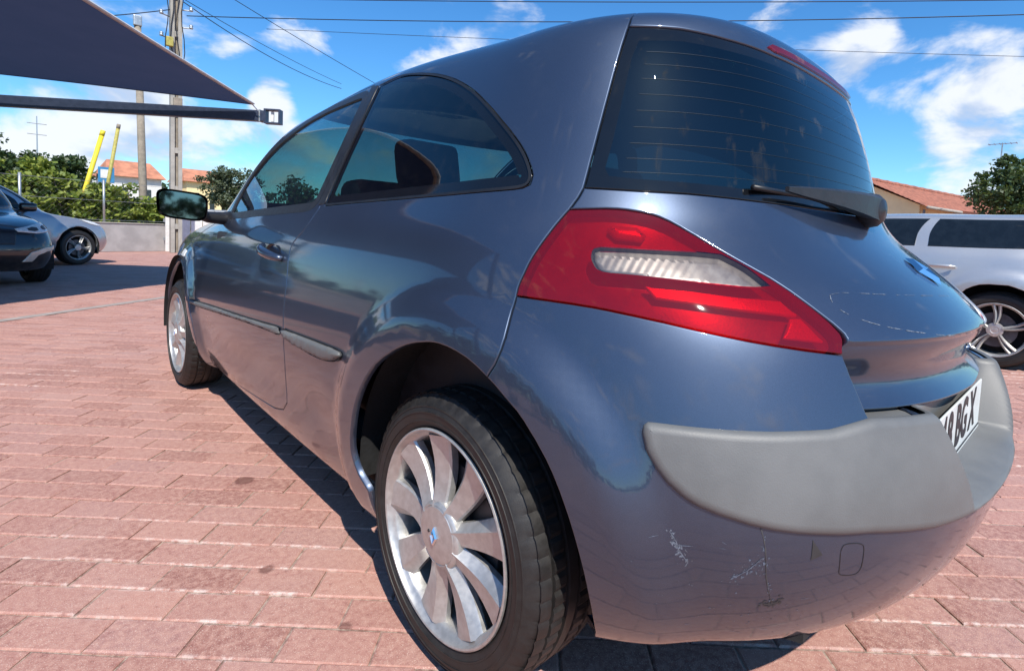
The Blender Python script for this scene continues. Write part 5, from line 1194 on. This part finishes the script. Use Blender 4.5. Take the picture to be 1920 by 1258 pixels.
tree('garden_tree', 'green leafy tree in front of the tiled house above the silver estate', (18.3, .75, 0), 1.4, 2.55, (1.15, 1.1, 1.12), 'tree_leaf', 'tree', None, 120, 90, .30, .10, 71, .11)
rng = np.random.default_rng(91); pts = []
for k in range(84):
    a = math.radians(k*360/84); R_ = 82+12*math.sin(k*1.7); hh = 1.7+.9*math.sin(k*2.3)**2
    pts.append(clumps(rng, (CAM_POS.x+R_*math.sin(a), CAM_POS.y+R_*math.cos(a), hh), (3.8, 3.8, hh*.95), 26, 26, 1.0))
o = leaves('distant_woods', np.vstack(pts), .75, MATS['dark_leaf'], None, rng); tag(o, 'distant dark line of woods along the horizon', 'woods', kind='stuff')
# ---- utility poles
pole = thing('utility_pole', 'tall concrete utility pole with insulators, boxes and wires behind the mirror', 'pole', (1.62, 16.2, 0))
for s in (-1, 1):
    b = MB(); b.prism([(s*.085-.045, -.10), (s*.085+.045, -.10), (s*.085+.045, .10), (s*.085-.045, .10)], 0, 9.4, 'z'); b.build('pole_leg', MATS['concrete_pole'], pole)
b = MB(); b.box((0, .02, 4.6), (.078, .08, 9.2)); b.build('pole_web', MATS['weathered_wood'], pole)
for k in range(9): b = MB(); b.box((0, -.055, .7+k*1.0), (.084, .05, .14)); b.build('pole_rung', MATS['concrete_pole'], pole)
for (z, s) in ((6.1, -1), (5.55, -1), (6.35, 1), (5.9, 1), (6.6, -1)):
    b = MB(); b.tube([(s*.13, -.05, z), (s*.33, -.10, z+.02)], .016, 6); b.build('insulator_arm', MATS['galvanised'], pole)
    b = MB(); b.lathe([(-.06, .001), (-.05, .04), (-.02, .05), (0, .03), (.03, .05), (.05, .03), (.07, .001)], 12, 'z', (s*.33, -.10, z+.06)); b.build('insulator', MATS['galvanised'], pole, True)
b = MB(); b.box((-.16, -.14, 5.45), (.16, .12, .24), None, .02); b.build('junction_box', MATS['olive_paint'], pole)
b = MB(); b.lathe([(-.14, .001), (-.12, .07), (.10, .07), (.14, .02)], 14, 'z', (-.20, -.12, 5.10)); b.build('lamp_head', MATS['galvanised'], pole, True)
b = MB(); b.box((.02, -.15, 3.95), (.20, .10, .22), None, .02); b.build('meter_box', MATS['weathered_wood'], pole)
for k in range(4):
    b = MB(); rr2 = random.Random(k); pts = [(-.22+.12*k+.04*math.sin(i*1.3+k), -.13, 6.6-i*.34) for i in range(7)]; b.tube(pts, .012, 5); b.build('hanging_cable', MATS['wire_black'], pole)
p2 = thing('wooden_pole', 'slim weathered pole behind the fence, left of the concrete pole', 'pole', (1.74, 22, 0)); b = MB(); b.tube([(0, 0, 0), (-.03, 0, 2), (-.16, 0, 7.6)], [.125, .12, .10], 12); b.build('shaft', MATS['weathered_wood'], p2, True)
b = MB(); b.box((-.16, -.05, 7.45), (.24, .14, .34), None, .03); b.build('pole_head', MATS['galvanised'], p2)
yp = thing('yellow_pole', 'leaning bright yellow pole rising from the vines', 'pole', (-.38, 20, 0)); b = MB(); b.tube([(0, 0, 0), (.835, 0, 3.42)], .062, 12); b.build('shaft', MATS['yellow_paint'], yp, True); b = MB(); b.tube([(.80, 0, 3.28), (.84, 0, 3.44)], .065, 12); b.build('pole_cap', MATS['yellow_paint'], yp, True)
op = thing('leaning_pole', 'thin leaning olive pole beside the bright yellow one', 'pole', (.46, 22, 0)); b = MB(); b.tube([(0, 0, 0), (.595, 0, 3.92)], .055, 10); b.build('shaft', MATS['olive_paint'], op, True); b = MB(); b.tube([(.58, 0, 3.80), (.60, 0, 3.95)], .058, 10); b.build('pole_cap', MATS['weathered_wood'], op, True)
sg = thing('roadside_sign', 'small blue and white sign below the leaning poles', 'sign', (.86, 23.5, 0)); b = MB(); b.box((0, 0, 2.32), (.46, .03, .55), None, .01); b.build('sign_board', MATS['sign_blue'], sg); b = MB(); b.box((-.02, -.022, 2.36), (.28, .008, .30)); b.build('sign_print', MATS['white_paint'], sg); b = MB(); b.tube([(0, .02, 0), (0, .02, 2.1)], .03, 8); b.build('sign_post', MATS['galvanised'], sg)
def wire(label, A, E, sag, r=.012):
    A, E = Vector(A), Vector(E); b = MB(); b.tube([A.lerp(E, t)+Vector((0, 0, -4*sag*t*(1-t))) for t in np.linspace(0, 1, 24)], r, 5)
    o = b.build('overhead_wire', MATS['wire_black']); tag(o, label, 'wire', 'overhead wires'); return o
wire('overhead wire from the concrete pole to the right edge near the top', (1.87, 16.2, 6.25), (15.65, .78, 6.52), .16)
wire('overhead wire grazing the top edge of the picture', (1.8, 18.3, 7.3), (16.98, .94, 7.32), .10)
wire('thin faint overhead wire crossing the clouds right of the rear window', (3.79, 16.0, 6.41), (17.4, .79, 6.0), .05, .007)
wire('slanting wire from the concrete pole to the car roof, lower of the pair', (1.80, 16.2, 6.58), (9.0, 22.7, 6.9), .25)
wire('slanting wire from the concrete pole to the car roof, upper of the pair', (1.80, 16.2, 6.66), (9.0, 22.7, 7.1), .10, .009)
wire('slanting overhead wire farthest right of the slanting ones', (2.3, 19.4, 8.7), (10.6, 22.4, 7.34), .05)
wire('overhead wire from the concrete pole to the left, above the sail', (1.5, 16.2, 6.3), (-6, 15.3, 3.9), .3)
# ---- shade sail on a steel beam
sail = thing('shade_sail', 'dark navy shade sail stretched over the parked cars at upper left', 'sail', (1.05, 8.0, 2.68))
T, E1, E2, E3 = Vector((1.10, 8.0, 2.68)), Vector((-4.9, 2.05, 3.62)), Vector((-4.6, 12.45, 3.00)), Vector((-10.5, 7.0, 3.9)); V_, F_ = [], []; NS = 24
for j in range(NS+1):
    for i in range(NS+1):
        s, t = i/NS, j/NS
        # edges curve inwards as cut cloth does
        p = T*(1-s)*(1-t)+E1*s*(1-t)+E2*(1-s)*t+E3*s*t
        sag = -.10*math.sin(math.pi*s)*math.sin(math.pi*t)
        cur = (E1-T).cross(E2-T).normalized()
        q = p+Vector((0, 0, sag)); k1 = .10*math.sin(math.pi*s)*(1-t)-.10*math.sin(math.pi*s)*t; q += (E2-T).normalized()*k1; q += (E1-T).normalized()*(.16*math.sin(math.pi*t)*(1-s)-.16*math.sin(math.pi*t)*s)
        V_.append(q-T+Vector((.05, 0, 0)))
for j in range(NS):
    for i in range(NS): a = j*(NS+1)+i; F_.append((a, a+1, a+NS+2, a+NS+1))
def sail_mat():
    b = NB('sail_cloth'); w = b.n('ShaderNodeTexWave'); w.inputs['Scale'].default_value = 60; b.put(w.inputs['Vector'], b.obj())
    c = b.mix(b.ramp(b.noise(2.5, 5), .3, .7), (.030, .044, .082), (.042, .058, .104)); p = b.bsdf(c, .85, 0, Normal=b.bump(w.outputs['Fac'], .15, .003)); t = b.n('ShaderNodeBsdfTranslucent'); b.put(t.inputs[0], (.030, .050, .105))
    m_ = b.n('ShaderNodeMixShader'); m_.inputs[0].default_value = .35; b.t.links.new(p.outputs[0], m_.inputs[1]); b.t.links.new(t.outputs[0], m_.inputs[2]); return b.done(m_)
sail_mat(); simple('hem_tape', (.46, .46, .46), .8)
mesh_obj('sail_cloth', V_, F_, MATS['sail_cloth'], sail, True)
for nm, ids in (('sail_hem', range(NS+1)), ('sail_hem', range(0, (NS+1)**2, NS+1))):
    pts = [V_[i] for i in ids]; vs_, fs_ = [], []
    up_ = Vector((0, 0, 1))
    for i, p in enumerate(pts): vs_ += [p+up_*.012, p+up_*.030+Vector((.02, .0, 0)), p+up_*.004+Vector((.035, -.02, 0)), p-up_*.010]
    for i in range(len(pts)-1):
        for j in range(4): fs_.append((i*4+j, i*4+(j+1) % 4, (i+1)*4+(j+1) % 4, (i+1)*4+j))
    MB().add(vs_, fs_).build(nm, MATS['hem_tape'] if nm and ids == range(NS+1) else MATS['navy_steel'], sail, True)
b = MB(); b.tube([(.05, 0, 0), (.14, -.02, -.10)], .008, 6); b.build('tensioner', MATS['galvanised'], sail)
beam = thing('steel_beam', 'dark navy steel beam with square end bracket below the sail', 'beam', (1.30, 8.05, 2.54))
BD = (Vector((-4.7, 12.9, 0))-Vector((1.30, 8.05, 0))).normalized(); rb_ = Matrix.Rotation(math.atan2(BD.y, BD.x), 3, 'Z'); BL = 7.7
b = MB(); b.box(tuple(BD*(BL/2)+Vector((0, 0, 0))), (BL, .12, .16), rb_, .006); b.build('beam_tube', MATS['navy_steel'], beam)
for (x0, x1, z0, z1) in ((-.24, -.215, -.10, .10), (-.03, -.0, -.10, .10)):
    b = MB(); b.box(tuple(BD*((x0+x1)/2)), (x1-x0, .13, .22), rb_, .003); b.build('bracket_upright', MATS['navy_steel'], beam)
for z in (-.10, .10): b = MB(); b.box(tuple(BD*(-.12)+Vector((0, 0, z))), (.236, .126, .022), rb_, .003); b.build('bracket_bar', MATS['navy_steel'], beam)
b = MB(); b.box(tuple(BD*(-.11)), (.04, .03, .15), rb_, .004); b.build('turnbuckle', MATS['white_paint'], beam)
b = MB(); b.box(tuple(BD*.06), (.02, .14, .18), rb_, .003); b.build('clamp_plate', MATS['galvanised'], beam)
for (nm, lab, x, y, h) in (('sail_post', 'navy steel post carrying the sail beam beyond the left edge', -4.72, 12.95, 3.05), ('sail_post', 'navy steel post at the near left corner of the sail', -5.0, 1.95, 3.7), ('sail_post', 'navy steel post at the far left corner of the sail', -10.6, 7.0, 3.95)):
    t_ = thing(nm, lab, 'post', (x, y, 0), 0, 'posts of the shade sail'); b = MB(); b.box((0, 0, h/2), (.14, .14, h), None, .01); b.build('post_tube', MATS['navy_steel'], t_); b = MB(); b.box((0, 0, .01), (.3, .3, .02), None, .004); b.build('base_plate', MATS['galvanised'], t_)
# ---- yellow tiled house on the right
hs_ = thing('yellow_house', 'pale yellow house with red tiled roof beyond the silver estate', 'house', (20, 3.32, 0))
hd = Vector((6, -.92, 0)).normalized(); hn2 = Vector((-hd.y, hd.x, 0))
def H3(a, c, z): return tuple(hd*a+hn2*c+Vector((0, 0, z)))
HWd, HLn, ze, zr_ = 3.5, 13.0, 2.42, 3.27
poly = [(0, 0), (HWd, 0), (HWd, ze), (HWd/2, zr_-.06), (0, ze)]
vs_ = [H3(0, a, z) for a, z in poly]+[H3(HLn, a, z) for a, z in poly]; n5 = 5
MB().add(vs_, [tuple(range(5)), tuple(range(9, 4, -1))]+[(i, i+5, (i+1) % 5+5, (i+1) % 5) for i in range(5)]).build('house_wall', MATS['house_yellow'], hs_)
for side in (0, 1):
    NA, NBb = 150, 26; vs_, fs_ = [], []
    for j in range(NBb+1):
        for i in range(NA+1):
            a = -.22+(HLn+.4)*i/NA; t = j/NBb; cc = (-.28+(HWd/2+.28)*t) if side == 0 else (HWd+.28-(HWd/2+.28)*t)
            zz = ze-.11+(zr_+.03-ze+.11)*t+.035*abs(math.sin(math.pi*i/2.0*1.0))+.02*((j*.5) % 1)
            vs_.append(H3(a, cc, zz+.03))
    for j in range(NBb):
        for i in range(NA): k = j*(NA+1)+i; fs_.append((k, k+1, k+NA+2, k+NA+1))
    o = mesh_obj('roof_tiles', vs_, fs_, MATS['roof_tile'], hs_); tag(o, kind='stuff')
b = MB(); b.tube([H3(-.22+.4*i, HWd/2, zr_+.09+.015*(i % 2)) for i in range(34)], .09, 8); b.build('ridge_tiles', MATS['roof_tile'], hs_, True)
b = MB(); b.tube([H3(-.2, -.30, ze-.10), H3(HLn, -.30, ze-.10)], .05, 8); b.build('gutter', MATS['concrete_pole'], hs_, True)
b = MB(); b.tube([H3(.10, -.10, ze-.15), H3(.10, -.06, 0)], .04, 8); b.build('downpipe', MATS['concrete_pole'], hs_, True)
for k in range(3):
    c0 = Vector(H3(2.0+3.6*k, -.02, 1.35)); b = MB(); b.box(tuple(c0), (1.0, .06, 1.0), Matrix.Rotation(math.atan2(hd.y, hd.x), 3, 'Z'), .01); wv_ = b.build('window', MATS['white_paint'], hs_)
    b = MB(); b.box(tuple(c0+hn2*-.02), (.88, .05, .88), Matrix.Rotation(math.atan2(hd.y, hd.x), 3, 'Z')); b.build('pane', MATS['window_dark'], wv_)
lo_ = thing('lean_to', 'low tiled lean-to roof in front of the yellow house', 'shed', (23.0, 1.6, 0))
b = MB(); b.box((2.2, .25, 1.0), (5.0, 1.2, 2.0), Matrix.Rotation(-.15, 3, 'Z')); b.build('shed_wall', MATS['render_wall'], lo_)
b = MB(); b.add([(-.6, -.45, 2.05), (4.8, -1.25, 2.05), (5.0, .7, 2.35), (-.3, 1.3, 2.35), (-.6, -.45, 2.13), (4.8, -1.25, 2.13), (5.0, .7, 2.43), (-.3, 1.3, 2.43)], [(3, 2, 1, 0), (4, 5, 6, 7), (0, 1, 5, 4), (1, 2, 6, 5), (2, 3, 7, 6), (3, 0, 4, 7)]); b.build('shed_roof', MATS['roof_tile'], lo_)
an = thing('tv_aerial', 'thin television aerial above the garden tree', 'aerial', (20, 1.40, 2.2)); b = MB(); b.tube([(0, 0, 0), (0, 0, 2.05)], .018, 6); b.build('mast', MATS['galvanised'], an)
b = MB(); b.tube([(0, -.34, 2.02), (0, .34, 2.02)], .012, 5); b.build('boom', MATS['galvanised'], an)
for k in range(6): b = MB(); y_ = -.32+.125*k; b.tube([(-.16, y_, 2.02), (.16, y_, 2.02)], .008, 5); b.build('element', MATS['galvanised'], an)
b = MB(); b.tube([(0, -.30, 1.6), (0, .12, 1.6)], .010, 5); b.build('boom', MATS['galvanised'], an)
# ---- distant houses on the left
def far_house(label, x, y, w, dpt, zb, ze_, zr2, wall_m):
    t = thing('far_house', label, 'house', (x, y, zb), .12, 'distant red-roofed houses')
    b = MB(); b.box((0, 0, (ze_-zb)/2), (w, dpt, ze_-zb)); b.build('wall', MATS[wall_m], t)
    a, c, e = w/2+.3, dpt/2+.4, zr2-zb
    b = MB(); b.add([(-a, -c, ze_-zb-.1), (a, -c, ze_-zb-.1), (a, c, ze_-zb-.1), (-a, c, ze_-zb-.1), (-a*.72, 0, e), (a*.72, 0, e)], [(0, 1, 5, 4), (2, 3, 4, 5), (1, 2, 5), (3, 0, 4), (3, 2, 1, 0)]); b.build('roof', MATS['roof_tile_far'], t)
    for k in range(2): b = MB(); b.box((-w*.22+k*w*.44, -dpt/2-.02, (ze_-zb)*.55), (w*.14, .06, (ze_-zb)*.4)); b.build('window', MATS['window_dark'], t)
far_house('distant white house with red roof left of the slim pole', 6.0, 60, 3.9, 4, 0, 4.35, 5.75, 'house_white')
far_house('distant house with red roof right of the concrete pole', 11.3, 60, 3.0, 4, 0, 4.4, 5.6, 'house_yellow')
py_ = thing('power_pylon', 'tiny distant power pylon above the dark trees', 'pylon', (.6, 90, 0)); b = MB(); b.tube([(0, 0, 0), (0, 0, 12.5)], [.12, .05], 5); b.build('mast', MATS['galvanised'], py_)
for z in (10.3, 11.6): b = MB(); b.tube([(-.9, 0, z), (.9, 0, z)], .05, 5); b.build('cross_arm', MATS['galvanised'], py_)
